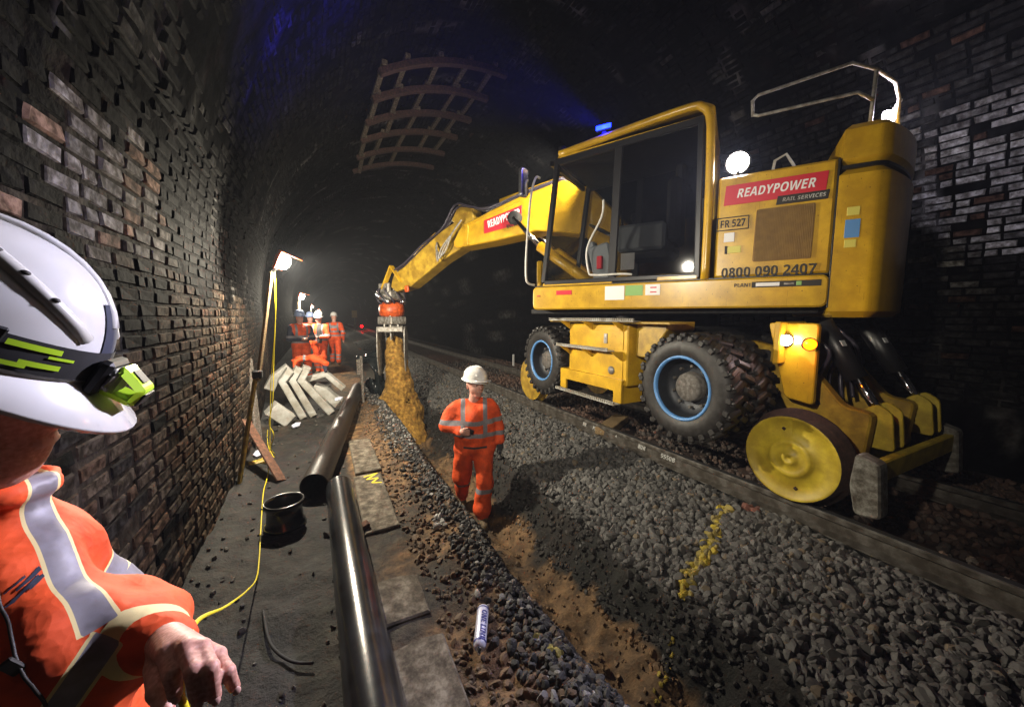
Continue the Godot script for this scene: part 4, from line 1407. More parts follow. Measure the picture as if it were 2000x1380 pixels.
		if e[3] == "A": spot(wl, e[0] + z * 0.035, z, 32.0, 42.0, Color(0.92, 0.905, 1.0), e[2])
		else:
			var gb := st(true)
			ball(gb, e[0] + z * 0.02, Vector3.ONE * 0.062, Basis(), 16, 10)
			obj("lamp_bulb", gb, lamp_mat(Color(0.97, 0.95, 1.0), 24.0), wl)
			omni(wl, e[0] + z * 0.02, 3.0, Color(0.92, 0.90, 1.0), 0.055)
	s = st()
	box(s, U(0.50, 1.15, 3.60), Vector3(0.05, 0.10, 0.05), Basis(), 0.006)
	box(s, U(0.50, 1.17, 3.685), Vector3(0.04, 0.06, 0.17), Basis(), 0.01)
	var bl = obj("blue_light", s, M.black, root)
	P.append(bl)
	s = st()
	box(s, U(0.50, 1.194, 3.687), Vector3(0.010, 0.044, 0.16), Basis(), 0.003)
	obj("blue_lamp_glass", s, lamp_mat(Color(0.08, 0.16, 1.0), 14.0), bl)
	spot(bl, U(0.50, 1.22, 3.69), Vector3(-2.07, 0.95, -2.3).normalized(), 26.0, 55.0, Color(0.04, 0.03, 1.0), 0.04)
	omni(bl, U(0.50, 1.24, 3.69), 0.5, Color(0.05, 0.05, 1.0), 0.03)
	# front lights on the cab roof throw their beam along the boom
	for l2 in [0.35, 1.05]:
		s = st(true)
		var z := Vector3(0.06 if l2 > 0.5 else 0.0, -0.18, -1).normalized()
		var x := Vector3.UP.cross(z).normalized()
		var xf := Transform3D(Basis(x, z, x.cross(z)), U(1.04, l2, 3.60))
		lathe(s, [Vector2(0, -0.07), Vector2(0.05, -0.06), Vector2(0.07, 0.0), Vector2(0.065, 0.0)], xf, 16)
		var wl = obj("front_light", s, M.black, root)
		P.append(wl)
		s = st(true)
		lathe(s, [Vector2(0.065, 0.0), Vector2(0.04, 0.01), Vector2(0, 0.012)], xf, 16)
		obj("lamp_glass", s, lamp_mat(Color(1.0, 0.97, 0.9), 20.0), wl)
		spot(wl, U(1.04, l2, 3.60) + z * 0.03, z, 62.0, 7.0, Color(1.0, 0.95, 0.86), 0.06)
	make_boom(root, P)
	for o in P: o.transform = Transform3D(Basis(Vector3.UP, deg_to_rad(SLEW)), Vector3.ZERO) * o.transform
func spot(parent, at: Vector3, dir: Vector3, angle: float, energy: float, c: Color, size: float):
	var L := SpotLight3D.new()
	L.name = "beam"
	parent.add_child(L, true)
	var up := Vector3.UP if absf(dir.y) < 0.95 else Vector3.RIGHT
	L.transform = Transform3D(Basis.looking_at(dir, up), at)
	L.spot_angle = angle
	L.spot_range = 60.0
	L.spot_attenuation = 2.0
	L.light_energy = energy
	L.light_color = c
	L.light_size = size
	L.shadow_enabled = true
func omni(parent, at: Vector3, energy: float, c: Color, size: float):
	var L := OmniLight3D.new()
	L.name = "glow"
	parent.add_child(L, true)
	L.position = at
	L.omni_range = 60.0
	L.omni_attenuation = 2.0
	L.light_energy = energy
	L.light_color = c
	L.light_size = size
	L.shadow_enabled = true

func make_boom(root, P):
	# main boom: box section, side plates with the knee over the cab
	var s := st()
	prism(s, rounded(poly([[0.25, 2.35], [0.55, 2.30], [1.1, 2.85], [1.79, 2.965], [2.61, 2.895], [3.36, 2.86], [3.42, 2.96], [3.22, 3.21], [2.6, 3.385], [2.07, 3.51], [1.4, 3.62], [0.95, 3.42], [0.3, 2.7]]), 0.05, 3), side_xf(0.0), 0.40, 0.018)
	P.append(obj("boom", s, M.yellow, root))
	s = st()
	box(s, U(3.10, 0.205, 3.05), Vector3(0.03, 0.34, 0.06), Basis(Vector3.RIGHT, 0.05), 0.006)
	P.append(obj("boom_web", s, M.yellow, root))
	s = st()
	bar(s, U(3.15, 0.205, 3.20), U(1.55, 0.205, 3.565), 0.03, 0.035, Vector3.RIGHT, 0.006)
	P.append(obj("boom_flange", s, M.yellow, root))
	s = st()
	prism(s, poly([[2.75, 3.03], [2.75, 3.235], [2.05, 3.37], [2.06, 3.10]]), side_xf(0.207), 0.006, 0.001)
	var b = obj("boom_board", s, M.sign_red, root)
	P.append(b)
	var ca := 0.19
	for e in [["READYPOWER", 2.38, 3.215, 0.60, "sign_white"], ["RAIL SERV", 2.20, 3.105, 0.24, "ink"]]:
		var tm := text_mesh(e[0], 0.1)
		var sc: float = e[3] / tm.get_aabb().size.x
		obj("lettering", tm, M[e[4]], b, Transform3D(Basis(Vector3(0, sin(ca), cos(ca)) * sc, Vector3(0, cos(ca), -sin(ca)) * (1.15 if e[4] == "sign_white" else 0.6), Vector3(-1, 0, 0)), Vector3(-0.2125, e[2] - RAIL_Y, -e[1])))
	for sd in [0.29, -0.29]:
		var r := st(true)
		tube(r, [U(0.9, sd, 2.15), U(1.7, sd, 2.72)], 0.075, 14)
		P.append(obj("boom_ram", r, M.yellow, root))
		r = st(true)
		tube(r, [U(1.7, sd, 2.72), U(2.14, sd, 3.18)], 0.04, 12)
		P.append(obj("boom_ram_rod", r, M.chrome, root))
	s = st(true)
	for z in [0.225, -0.225]:
		lathe(s, [Vector2(0.10, 0), Vector2(0.10, 0.10), Vector2(0.05, 0.105), Vector2(0, 0.105)], Transform3D(Basis(Vector3(0, 1, 0), Vector3(-signf(z), 0, 0), Vector3(0, 0, signf(z))), U(2.14, z * 0.95, 3.18)), 20)
	P.append(obj("pivot_boss", s, M.matt_black, root))
	# dipper ram on top of the boom, hoses over the knee
	s = st(true)
	tube(s, [U(1.5, 0.0, 3.68), U(2.55, 0.0, 3.53)], 0.065, 14)
	P.append(obj("dipper_ram", s, M.yellow, root))
	s = st(true)
	tube(s, [U(2.55, 0.0, 3.53), U(3.26, 0.0, 3.50)], 0.036, 12)
	P.append(obj("dipper_ram_rod", s, M.chrome, root))
	for k in 6:
		var q := st(true)
		var l := 0.17 - 0.06 * k
		tube(q, curve([U(1.4, l, 3.66), U(2.1, l, 3.55), U(2.7, l + 0.02, 3.42), U(3.05, l + 0.03, 3.50), U(3.35, l + 0.04, 3.56 - 0.03 * k), U(3.65, l + 0.03, 3.22 + 0.02 * k), U(4.15, l, 3.0), U(4.6, l, 2.72), U(4.95, l, 2.58)], 5), 0.017, 6)
		P.append(obj("hose", q, M.grey_steel if k == 2 else M.hose, root))
	for k in 3:
		var q := st(true)
		tube(q, curve([U(3.2, 0.22, 3.30), U(3.36, 0.27, 3.10), U(3.48 + 0.06 * k, 0.28, 2.86), U(3.60 + 0.05 * k, 0.27, 2.76 - 0.05 * k), U(3.74, 0.25, 2.86), U(3.8, 0.17, 3.0)], 5), 0.015, 6)
		P.append(obj("hose", q, M.grey_steel, root))
	s = st()
	prism(s, rounded(poly([[3.02, 3.26], [3.3, 3.22], [3.5, 3.34], [3.32, 3.60], [3.04, 3.52]]), 0.03, 2), side_xf(0.0), 0.26, 0.01)
	P.append(obj("dipper_head", s, M.dirty_yellow, root))
	# dipper arm
	s = st()
	prism(s, rounded(poly([[3.13, 2.98], [3.28, 2.86], [3.745, 2.676], [4.123, 2.474], [4.55, 2.25], [4.92, 2.18], [5.06, 2.28], [4.96, 2.52], [4.65, 2.65], [4.24, 2.90], [3.73, 3.185], [3.35, 3.33], [3.2, 3.25]]), 0.05, 3), side_xf(0.0), 0.30, 0.015)
	P.append(obj("dipper_arm", s, M.dirty_yellow, root))
	s = st(true)
	tube(s, [U(3.95, 0.0, 3.18), U(4.5, 0.0, 2.86)], 0.055, 12)
	P.append(obj("bucket_ram", s, M.yellow, root))
	s = st(true)
	tube(s, [U(4.5, 0.0, 2.86), U(4.98, 0.0, 2.62)], 0.03, 10)
	P.append(obj("bucket_ram_rod", s, M.chrome, root))
	for z in [0.17, -0.17]:
		s = st()
		bar(s, U(4.98, z, 2.68), U(5.26, z, 2.24), 0.03, 0.11, Vector3(1, 0, 0), 0.008)
		bar(s, U(4.72, z, 2.36), U(5.0, z, 2.68), 0.03, 0.11, Vector3(1, 0, 0), 0.008)
		P.append(obj("link", s, M.yellow, root))
	s = st()
	box(s, U(4.55, 0.2, 2.22), Vector3(0.05, 0.12, 0.10), Basis(), 0.02)
	P.append(obj("arm_light", s, M.orange_paint, root))
	# tilt rotator
	var c := Vector3(0.0, 0, 0)
	s = st()
	box(s, U(5.22, 0, 2.12), Vector3(0.40, 0.18, 0.40), Basis(), 0.03)
	box(s, U(5.22, 0.16, 2.24), Vector3(0.08, 0.24, 0.30), Basis(), 0.02)
	box(s, U(5.22, -0.16, 2.24), Vector3(0.08, 0.24, 0.30), Basis(), 0.02)
	P.append(obj("tilt_frame", s, M.grey_steel, root))
	s = st(true)
	for k in 9:
		var a := TAU * k / 9
		tube(s, curve([U(5.22 + cos(a) * 0.12, sin(a) * 0.16, 2.28), U(5.22 + cos(a) * 0.26, sin(a) * 0.30, 2.20), U(5.22 + cos(a + 0.5) * 0.25, sin(a + 0.5) * 0.28, 2.02), U(5.22 + cos(a + 0.7) * 0.14, sin(a + 0.7) * 0.16, 1.92)], 5), 0.016, 6)
	P.append(obj("tilt_hose", s, M.hose, root))
	s = st(true)
	for z in [0.2, -0.2]: tube(s, [U(5.04, z, 1.98), U(5.40, z, 2.16)], 0.045, 12)
	P.append(obj("tilt_ram", s, M.steel, root))
	s = st(true)
	lathe(s, [Vector2(0.19, 1.70 - RAIL_Y), Vector2(0.235, 1.73 - RAIL_Y), Vector2(0.25, 1.82 - RAIL_Y), Vector2(0.24, 1.93 - RAIL_Y), Vector2(0.16, 1.99 - RAIL_Y), Vector2(0, 2.0 - RAIL_Y)], Transform3D(Basis(), Vector3(0, 0, -5.22)), 24)
	P.append(obj("rotator", s, M.orange_paint, root))
	s = st()
	box(s, U(5.22, 0, 1.62), Vector3(0.40, 0.16, 0.42), Basis(), 0.02)
	box(s, U(5.11, 0, 1.50), Vector3(0.34, 0.10, 0.08), Basis(), 0.02)
	P.append(obj("quick_hitch", s, M.grey_steel, root))
	# bucket: narrow, open to the camera
	var turn := Basis(Vector3.UP, deg_to_rad(-SLEW - 18.0))   # the rotator turns it along the trench
	var bx := Transform3D(turn, U(5.22, 0, 1.50))
	s = st()
	var sidep := rounded(poly([[-0.22, 0.0], [0.16, 0.0], [0.30, -0.22], [0.32, -0.52], [0.22, -0.82], [0.02, -1.0], [-0.16, -0.98], [-0.30, -0.6], [-0.28, -0.2]]), 0.05, 3)
	for z in [0.26, -0.26]:
		prism(s, sidep, bx * Transform3D(Basis(Vector3(0, 0, -1), Vector3(0, 1, 0), Vector3(1, 0, 0)), Vector3(z, 0, 0)), 0.022, 0.004)
	var shell := [Vector2(-0.22, -0.01), Vector2(0.16, -0.01), Vector2(0.29, -0.22), Vector2(0.31, -0.52), Vector2(0.22, -0.80), Vector2(0.03, -0.97)]
	for k in shell.size() - 1:
		bar(s, bx * Vector3(0, shell[k].y, -shell[k].x), bx * Vector3(0, shell[k + 1].y, -shell[k + 1].x), 0.51, 0.022, bx.basis * Vector3(0, 0, 1), 0.003)
	box(s, bx * Vector3(0, -0.05, 0.28), Vector3(0.48, 0.10, 0.03), turn, 0.008)
	P.append(obj("bucket", s, M.grey_steel, root))
	for z in [0.16, 0.0, -0.16]:
		s = st()
		box(s, bx * Vector3(z, -1.03, 0.02), Vector3(0.06, 0.14, 0.04), turn, 0.01)
		P.append(obj("bucket_tooth", s, M.steel, root))
	s = st()
	for z in [0.13, -0.13]: prism(s, poly([[-0.15, 0], [0.15, 0], [0.12, 0.14], [-0.12, 0.14]]), bx * Transform3D(Basis(Vector3(0, 0, -1), Vector3(0, 1, 0), Vector3(1, 0, 0)), Vector3(z, 0, 0)), 0.03, 0.005)
	P.append(obj("bucket_ear", s, M.grey_steel, root))
func make_excavator():
	var t = thing("road_rail_excavator", "yellow road-rail excavator on the track with its boom reaching over the trench", "excavator", W(4.03, RAIL_Y, 3.37))
	make_undercarriage(t)
	make_upper(t)
	# small lamps on the rear rail gear
	var s := st(true)
	var z := Vector3(-0.8, 0.0, 0.6).normalized()
	var x := Vector3.UP.cross(z).normalized()
	for e in [[K(3.36, 1.52, 1.62), "white"], [K(3.33, 1.50, 1.44), "amber"]]:
		var xf := Transform3D(Basis(x, z, x.cross(z)), e[0])
		var hs := st(true)
		lathe(hs, [Vector2(0, -0.05), Vector2(0.05, -0.04), Vector2(0.052, 0.0), Vector2(0.045, 0.0)], xf, 16)
		var wl = obj("marker_light", hs, M.black, t)
		var le := st(true)
		lathe(le, [Vector2(0.045, -0.002), Vector2(0.03, 0.008), Vector2(0, 0.012)], xf, 16)
		obj("lamp_glass", le, lamp_mat(Color(1, 0.92, 0.95), 10.0) if e[1] == "white" else lamp_mat(Color(1.0, 0.45, 0.03), 5.0), wl)
		omni(wl, e[0] + z * 0.04, 0.10 if e[1] == "white" else 0.05, Color(1, 0.92, 0.95) if e[1] == "white" else Color(1.0, 0.5, 0.06), 0.03)

# ---------------------------------------------------------------- people
func hard_hat(parent, at: Vector3, fwd: Vector3, up: Vector3, size: float, m, seg := 20):
	var x := fwd.normalized()
	var z := x.cross(up).normalized()
	var xf := Transform3D(Basis(x, z.cross(x), z).scaled_local(Vector3.ONE * size), at)
	var s := st(true)
	var prof := [Vector2(0.150, -0.012), Vector2(0.152, -0.004), Vector2(0.135, 0.004), Vector2(0.134, 0.03), Vector2(0.128, 0.07), Vector2(0.110, 0.108), Vector2(0.075, 0.135), Vector2(0.035, 0.147), Vector2(0, 0.150)]
	lathe(s, prof, xf, seg, Vector2(1.08, 0.88))
	s.set_smooth_group(-1)
	prism(s, rounded(poly([[0.06, -0.115], [0.14, -0.10], [0.195, -0.05], [0.195, 0.05], [0.14, 0.10], [0.06, 0.115]]), 0.03, 3), xf * Transform3D(Basis(Vector3(1, 0, 0), Vector3(0, 0, 1), Vector3(0, -1, 0)) * Basis(Vector3(0, 1, 0), 0.12), Vector3(0, -0.004, 0)), 0.008, 0.002)
	for z2 in [-0.03, 0.0, 0.03]:
		var pts := []
		for k in 9:
			var a := lerpf(0.5, 2.6, k / 8.0)
			pts.append(xf * Vector3(cos(a) * 0.140, sin(a) * 0.148, z2))
		tube(s, pts, 0.007 * size, 5)
	return obj("hard_hat", s, m, parent)
func body_node(t, meshes: Array, mats: Dictionary, own: Array, tape: Array, label = ""):
	var o := MeshInstance3D.new()
	o.mesh = skin_mesh(meshes, mats, own)
	o.name = "body"
	t.add_child(o, true)
	if tape.size():
		var q := MeshInstance3D.new()
		q.mesh = skin_mesh(meshes, mats, tape, 0.0)
		q.name = "reflective_tape"
		t.add_child(q, true)
func band(y0, half, xlim = 9.0): return func(p): return half - absf(p.y - y0) if absf(p.x) < xlim else -1.0
func worker(label, at: Vector3, turn: float, o := {}):   # a standing worker, facing local +z
	var t = thing("person", label, "person", at, turn)
	var sl: int = 4 if o.get("dark_sleeves", false) else 0
	var lean: float = o.get("lean", 0.0)
	var stride: float = o.get("stride", 0.08)
	var arm: String = o.get("arms", "down")
	var B := []
	var zc := lean * 0.5
	B.append([Vector3(-0.09, 0.95, 0), 0.13, Vector3(0.09, 0.95, 0), 0.13, 0])
	B.append([Vector3(0, 0.98, 0), 0.16, Vector3(0, 1.25, zc), 0.165, 0])
	B.append([Vector3(-0.11, 1.32, zc), 0.13, Vector3(0.11, 1.32, zc), 0.13, 0])
	B.append([Vector3(-0.17, 1.40, zc), 0.085, Vector3(0.17, 1.40, zc), 0.085, 0])
	var hc := Vector3(0.0, 1.66, lean + 0.02)
	B.append([Vector3(0, 1.44, zc), 0.06, hc + Vector3(0, -0.08, -0.02), 0.058, 1])
	B.append([hc + Vector3(0, 0.02, -0.015), 0.092, hc + Vector3(0, -0.05, 0.015), 0.075, 1])
	B.append([hc + Vector3(0, -0.105, 0.045), 0.04, hc + Vector3(0, -0.07, 0.05), 0.045, 1])
	B.append([hc + Vector3(0, 0.0, 0.09), 0.012, hc + Vector3(0, -0.035, 0.105), 0.016, 1, 0.01])
	for sd in [-1, 1]:
		var sh := Vector3(0.215 * sd, 1.38, zc)
		var el := Vector3(0.29 * sd, 1.10, zc - 0.03)
		var ha := Vector3(0.28 * sd, 0.85, zc + 0.06)
		if arm == "front" or (arm == "one" and sd == 1):
			el = Vector3(0.28 * sd, 1.11, zc + 0.06)
			ha = Vector3(0.05 * sd, 1.10, zc + 0.27)
		B.append([sh, 0.082, el, 0.066, sl])
		B.append([el, 0.066, el.lerp(ha, 0.88), 0.052, sl])
		B.append([el.lerp(ha, 0.95), 0.036, ha + (ha - el).normalized() * 0.08, 0.034, 1, 0.02])
		for f in 4: B.append([ha + (ha - el).normalized() * 0.06 + Vector3(0, 0.0, 0.012 * (f - 1.5)), 0.012, ha + (ha - el).normalized() * 0.13 + Vector3(0, -0.02, 0.014 * (f - 1.5)), 0.010, 1, 0.008])
		var st2: float = stride * sd
		var hip := Vector3(0.10 * sd, 0.90, 0)
		var kn := Vector3(0.12 * sd, 0.50, st2 * 0.6 + 0.03)
		var an := Vector3(0.125 * sd, 0.10, st2)
		B.append([hip, 0.118, kn, 0.088, 0])
		B.append([kn, 0.088, an + Vector3(0, 0.04, 0), 0.082, 0])
		B.append([an, 0.055, an + Vector3(0, -0.045, 0.02), 0.052, 2])
		B.append([an + Vector3(0, -0.05, 0.0), 0.048, an + Vector3(0.01 * sd, -0.06, 0.15), 0.042, 2])
	var cell: float = o.get("cell", 0.03)
	var g := sdf(B, cell, 0.045, 0.006, 3.0)
	repaint(g, [0, 4], 3, band(1.16, 0.028))
	repaint(g, [0, 4], 3, band(1.02, 0.025))
	repaint(g, [0], 3, func(p): return minf(0.026 - absf(absf(p.x) - 0.125), minf(p.y - 1.15, 1.47 - p.y)))
	repaint(g, [0], 3, func(p): return minf(0.028 - absf(p.y - 0.33), 0.7 - p.y))
	repaint(g, [0], 3, func(p): return minf(0.026 - absf(p.y - 0.21), 0.7 - p.y))
	if o.get("dark_vest", false):
		repaint(g, [0, 3], 4, func(p): return minf(minf(0.065 - absf(p.x - 0.06), p.z - 0.02), minf(p.y - 0.92, 1.6 - p.y)))
	if o.get("back_panel", false):
		repaint(g, [0], 3, func(p): return minf(minf(0.10 - absf(p.x), -p.z - 0.02), 0.05 - absf(p.y - 1.33)))
	body_node(t, [g], {0: M.hivis, 1: M.skin, 2: M.boot, 3: M.tape, 4: M.navy if sl else M.dark_cloth}, [0, 1, 2, 4], [3])
	hard_hat(t, hc + Vector3(0, 0.045, -0.01), o.get("look", Vector3(0, -0.15, 1)), Vector3.UP, 1.0, o.get("hat", M.helmet), 16)
	return t
func trench_man():
	var at := W(1.60, -0.72, 3.92)
	var t = thing("person", "person in orange hi-vis suit and white helmet walking in the trench", "person", at, atan2(-1.60, 3.92))
	var B := []
	# x to the right as seen from the walkway, z towards it
	B.append([Vector3(-0.13, 0.93, 0), 0.135, Vector3(0.05, 0.93, 0), 0.135, 0])
	B.append([Vector3(-0.05, 0.98, 0.015), 0.165, Vector3(-0.05, 1.24, 0.02), 0.17, 0])
	B.append([Vector3(-0.09, 1.06, 0.06), 0.12, Vector3(0.02, 1.06, 0.06), 0.12, 0])
	B.append([Vector3(-0.17, 1.31, 0), 0.125, Vector3(0.07, 1.31, 0), 0.125, 0])
	B.append([Vector3(-0.23, 1.40, -0.01), 0.085, Vector3(0.13, 1.40, -0.01), 0.085, 0])
	# jacket skirts, open at the front
	B.append([Vector3(-0.20, 0.92, 0.04), 0.075, Vector3(-0.20, 1.2, 0.05), 0.09, 0])
	B.append([Vector3(0.13, 0.92, 0.03), 0.075, Vector3(0.11, 1.2, 0.04), 0.09, 0])
	var hc := Vector3(-0.02, 1.655, 0.03)
	B.append([Vector3(-0.05, 1.42, 0), 0.065, hc + Vector3(0, -0.09, -0.02), 0.062, 1])
	B.append([hc + Vector3(-0.005, 0.03, -0.015), 0.095, hc + Vector3(0.01, -0.04, 0.01), 0.082, 1])
	B.append([hc + Vector3(0.025, -0.110, 0.04), 0.040, hc + Vector3(0.028, -0.07, 0.045), 0.048, 1])
	B.append([hc + Vector3(0.045, 0.005, 0.075), 0.013, hc + Vector3(0.058, -0.035, 0.092), 0.018, 1, 0.008])
	B.append([hc + Vector3(0.02, 0.02, 0.082), 0.012, hc + Vector3(0.075, 0.02, 0.06), 0.012, 1, 0.012])
	B.append([hc + Vector3(0.03, -0.075, 0.088), 0.008, hc + Vector3(0.06, -0.075, 0.072), 0.008, 6, 0.006])
	B.append([hc + Vector3(-0.092, 0.0, -0.005), 0.014, hc + Vector3(-0.09, -0.045, 0.0), 0.011, 1, 0.008])
	for e in [Vector3(0.012, 0.002, 0.086), Vector3(0.074, 0.002, 0.052)]: B.append([hc + e, 0.008, hc + e, 0.008, 5, 0.003])
	# right arm bent, hand at the belly holding a small radio; left arm hanging
	B.append([Vector3(-0.275, 1.36, 0), 0.085, Vector3(-0.355, 1.18, 0.03), 0.078, 0])
	B.append([Vector3(-0.355, 1.18, 0.03), 0.078, Vector3(-0.20, 1.14, 0.17), 0.060, 0])
	B.append([Vector3(-0.20, 1.14, 0.17), 0.040, Vector3(-0.155, 1.155, 0.20), 0.038, 1, 0.02])
	for f in 4: B.append([Vector3(-0.150, 1.175 - 0.017 * f, 0.215), 0.011, Vector3(-0.095, 1.175 - 0.018 * f, 0.225 - 0.004 * f), 0.010, 1, 0.006])
	B.append([Vector3(-0.165, 1.185, 0.21), 0.013, Vector3(-0.11, 1.20, 0.225), 0.010, 1, 0.006])
	B.append([Vector3(0.175, 1.36, -0.01), 0.083, Vector3(0.235, 1.12, -0.03), 0.072, 0])
	B.append([Vector3(0.235, 1.12, -0.03), 0.072, Vector3(0.255, 0.99, 0.01), 0.062, 0])
	B.append([Vector3(0.255, 0.98, 0.01), 0.04, Vector3(0.262, 0.90, 0.025), 0.038, 4, 0.02])
	for f in 4: B.append([Vector3(0.262, 0.885, 0.0 + 0.018 * f), 0.012, Vector3(0.258, 0.80 + 0.006 * absf(f - 1.5), 0.015 + 0.018 * f), 0.010, 4, 0.006])
	B.append([Vector3(0.24, 0.92, 0.05), 0.013, Vector3(0.225, 0.86, 0.07), 0.011, 4, 0.006])
	# legs in mid stride
	B.append([Vector3(-0.15, 0.89, 0), 0.125, Vector3(-0.20, 0.50, -0.10), 0.095, 0])
	B.append([Vector3(-0.20, 0.50, -0.10), 0.095, Vector3(-0.21, 0.16, -0.36), 0.085, 0])
	B.append([Vector3(-0.21, 0.11, -0.38), 0.056, Vector3(-0.21, 0.05, -0.36), 0.052, 2])
	B.append([Vector3(-0.21, 0.05, -0.37), 0.048, Vector3(-0.205, 0.045, -0.23), 0.043, 2])
	B.append([Vector3(0.06, 0.89, 0), 0.128, Vector3(0.075, 0.53, 0.09), 0.10, 0])
	B.append([Vector3(0.075, 0.53, 0.09), 0.10, Vector3(0.03, 0.20, 0.08), 0.092, 0])
	B.append([Vector3(0.035, 0.20, 0.10), 0.10, Vector3(0.03, 0.17, 0.08), 0.095, 0])
	B.append([Vector3(0.03, 0.10, 0.07), 0.06, Vector3(0.035, 0.05, 0.08), 0.055, 2])
	B.append([Vector3(0.035, 0.05, 0.07), 0.050, Vector3(0.065, 0.045, 0.23), 0.045, 2])
	var head := []
	var hands := []
	var rest := []
	for b in B:
		if b[4] in [1, 5, 6] and b[2].y > 1.5: head.append(b)
		elif b[4] in [1, 4] and b[0].y < 1.3: hands.append(b)
		else: rest.append(b)
	head.append([hc + Vector3(-0.03, -0.02, -0.06), 0.07, hc + Vector3(-0.03, -0.07, -0.05), 0.055, 7])
	var g := sdf(rest, 0.0145, 0.035, 0.019, 2.8)
	var gh1 := sdf(head, 0.006, 0.018)
	var gh2 := sdf(hands, 0.006, 0.012)
	var up := func(p): return p.y - 1.0
	repaint(g, [0], 3, func(p): return minf(0.027 - absf(p.y - 1.235 - 0.05 * maxf(0.0, p.x)), 0.8 if absf(p.x + 0.06) > 0.09 or p.z > 0.05 else 0.8))
	repaint(g, [0], 3, func(p): return 0.026 - absf(p.y - 1.09 + 0.02 * p.x))
	repaint(g, [0], 3, func(p): return minf(0.026 - absf(p.x + 0.165), minf(p.y - 1.08, 1.5 - p.y)))
	repaint(g, [0], 3, func(p): return minf(0.024 - absf(p.x - 0.085), minf(p.y - 1.08, 1.5 - p.y)))
	repaint(g, [0], 3, func(p): return minf(0.026 - absf(p.y - 0.43), minf(p.x + 0.07, 0.7 - p.y)))
	repaint(g, [0], 3, func(p): return minf(0.026 - absf(p.y - 0.40), minf(-0.1 - p.x, 0.7 - p.y)))
	repaint(g, [0], 4, func(p): return minf(0.012 - absf(p.y - 0.945), 0.135 - absf(p.x + 0.03)))
	repaint(g, [0], 4, func(p): return minf(minf(0.07 - absf(p.x + 0.045), p.y - 1.475), p.z + 0.06))
	body_node(t, [g, gh1, gh2], {0: M.hivis, 1: M.skin, 2: M.boot, 3: M.tape, 4: M.dark_cloth, 5: M.ink, 6: M.nail, 7: M.hair}, [0, 1, 2, 4, 5, 6, 7], [3])
	hard_hat(t, hc + Vector3(-0.005, 0.055, -0.015), Vector3(0.72, -0.12, 0.6), Vector3(0.02, 1, 0), 1.04, M.helmet, 28)
	# what he holds
	var s := st()
	box(s, at + Basis(Vector3.UP, atan2(-1.60, 3.92)) * Vector3(-0.10, 1.165, 0.205), Vector3(0.05, 0.11, 0.025), Basis(Vector3.UP, atan2(-1.60, 3.92)) * Basis(Vector3(0, 0, 1), 1.2), 0.006)
	tag(obj("handheld_radio", s, M.black, self), "small black handheld radio held by the person in the trench", "radio")

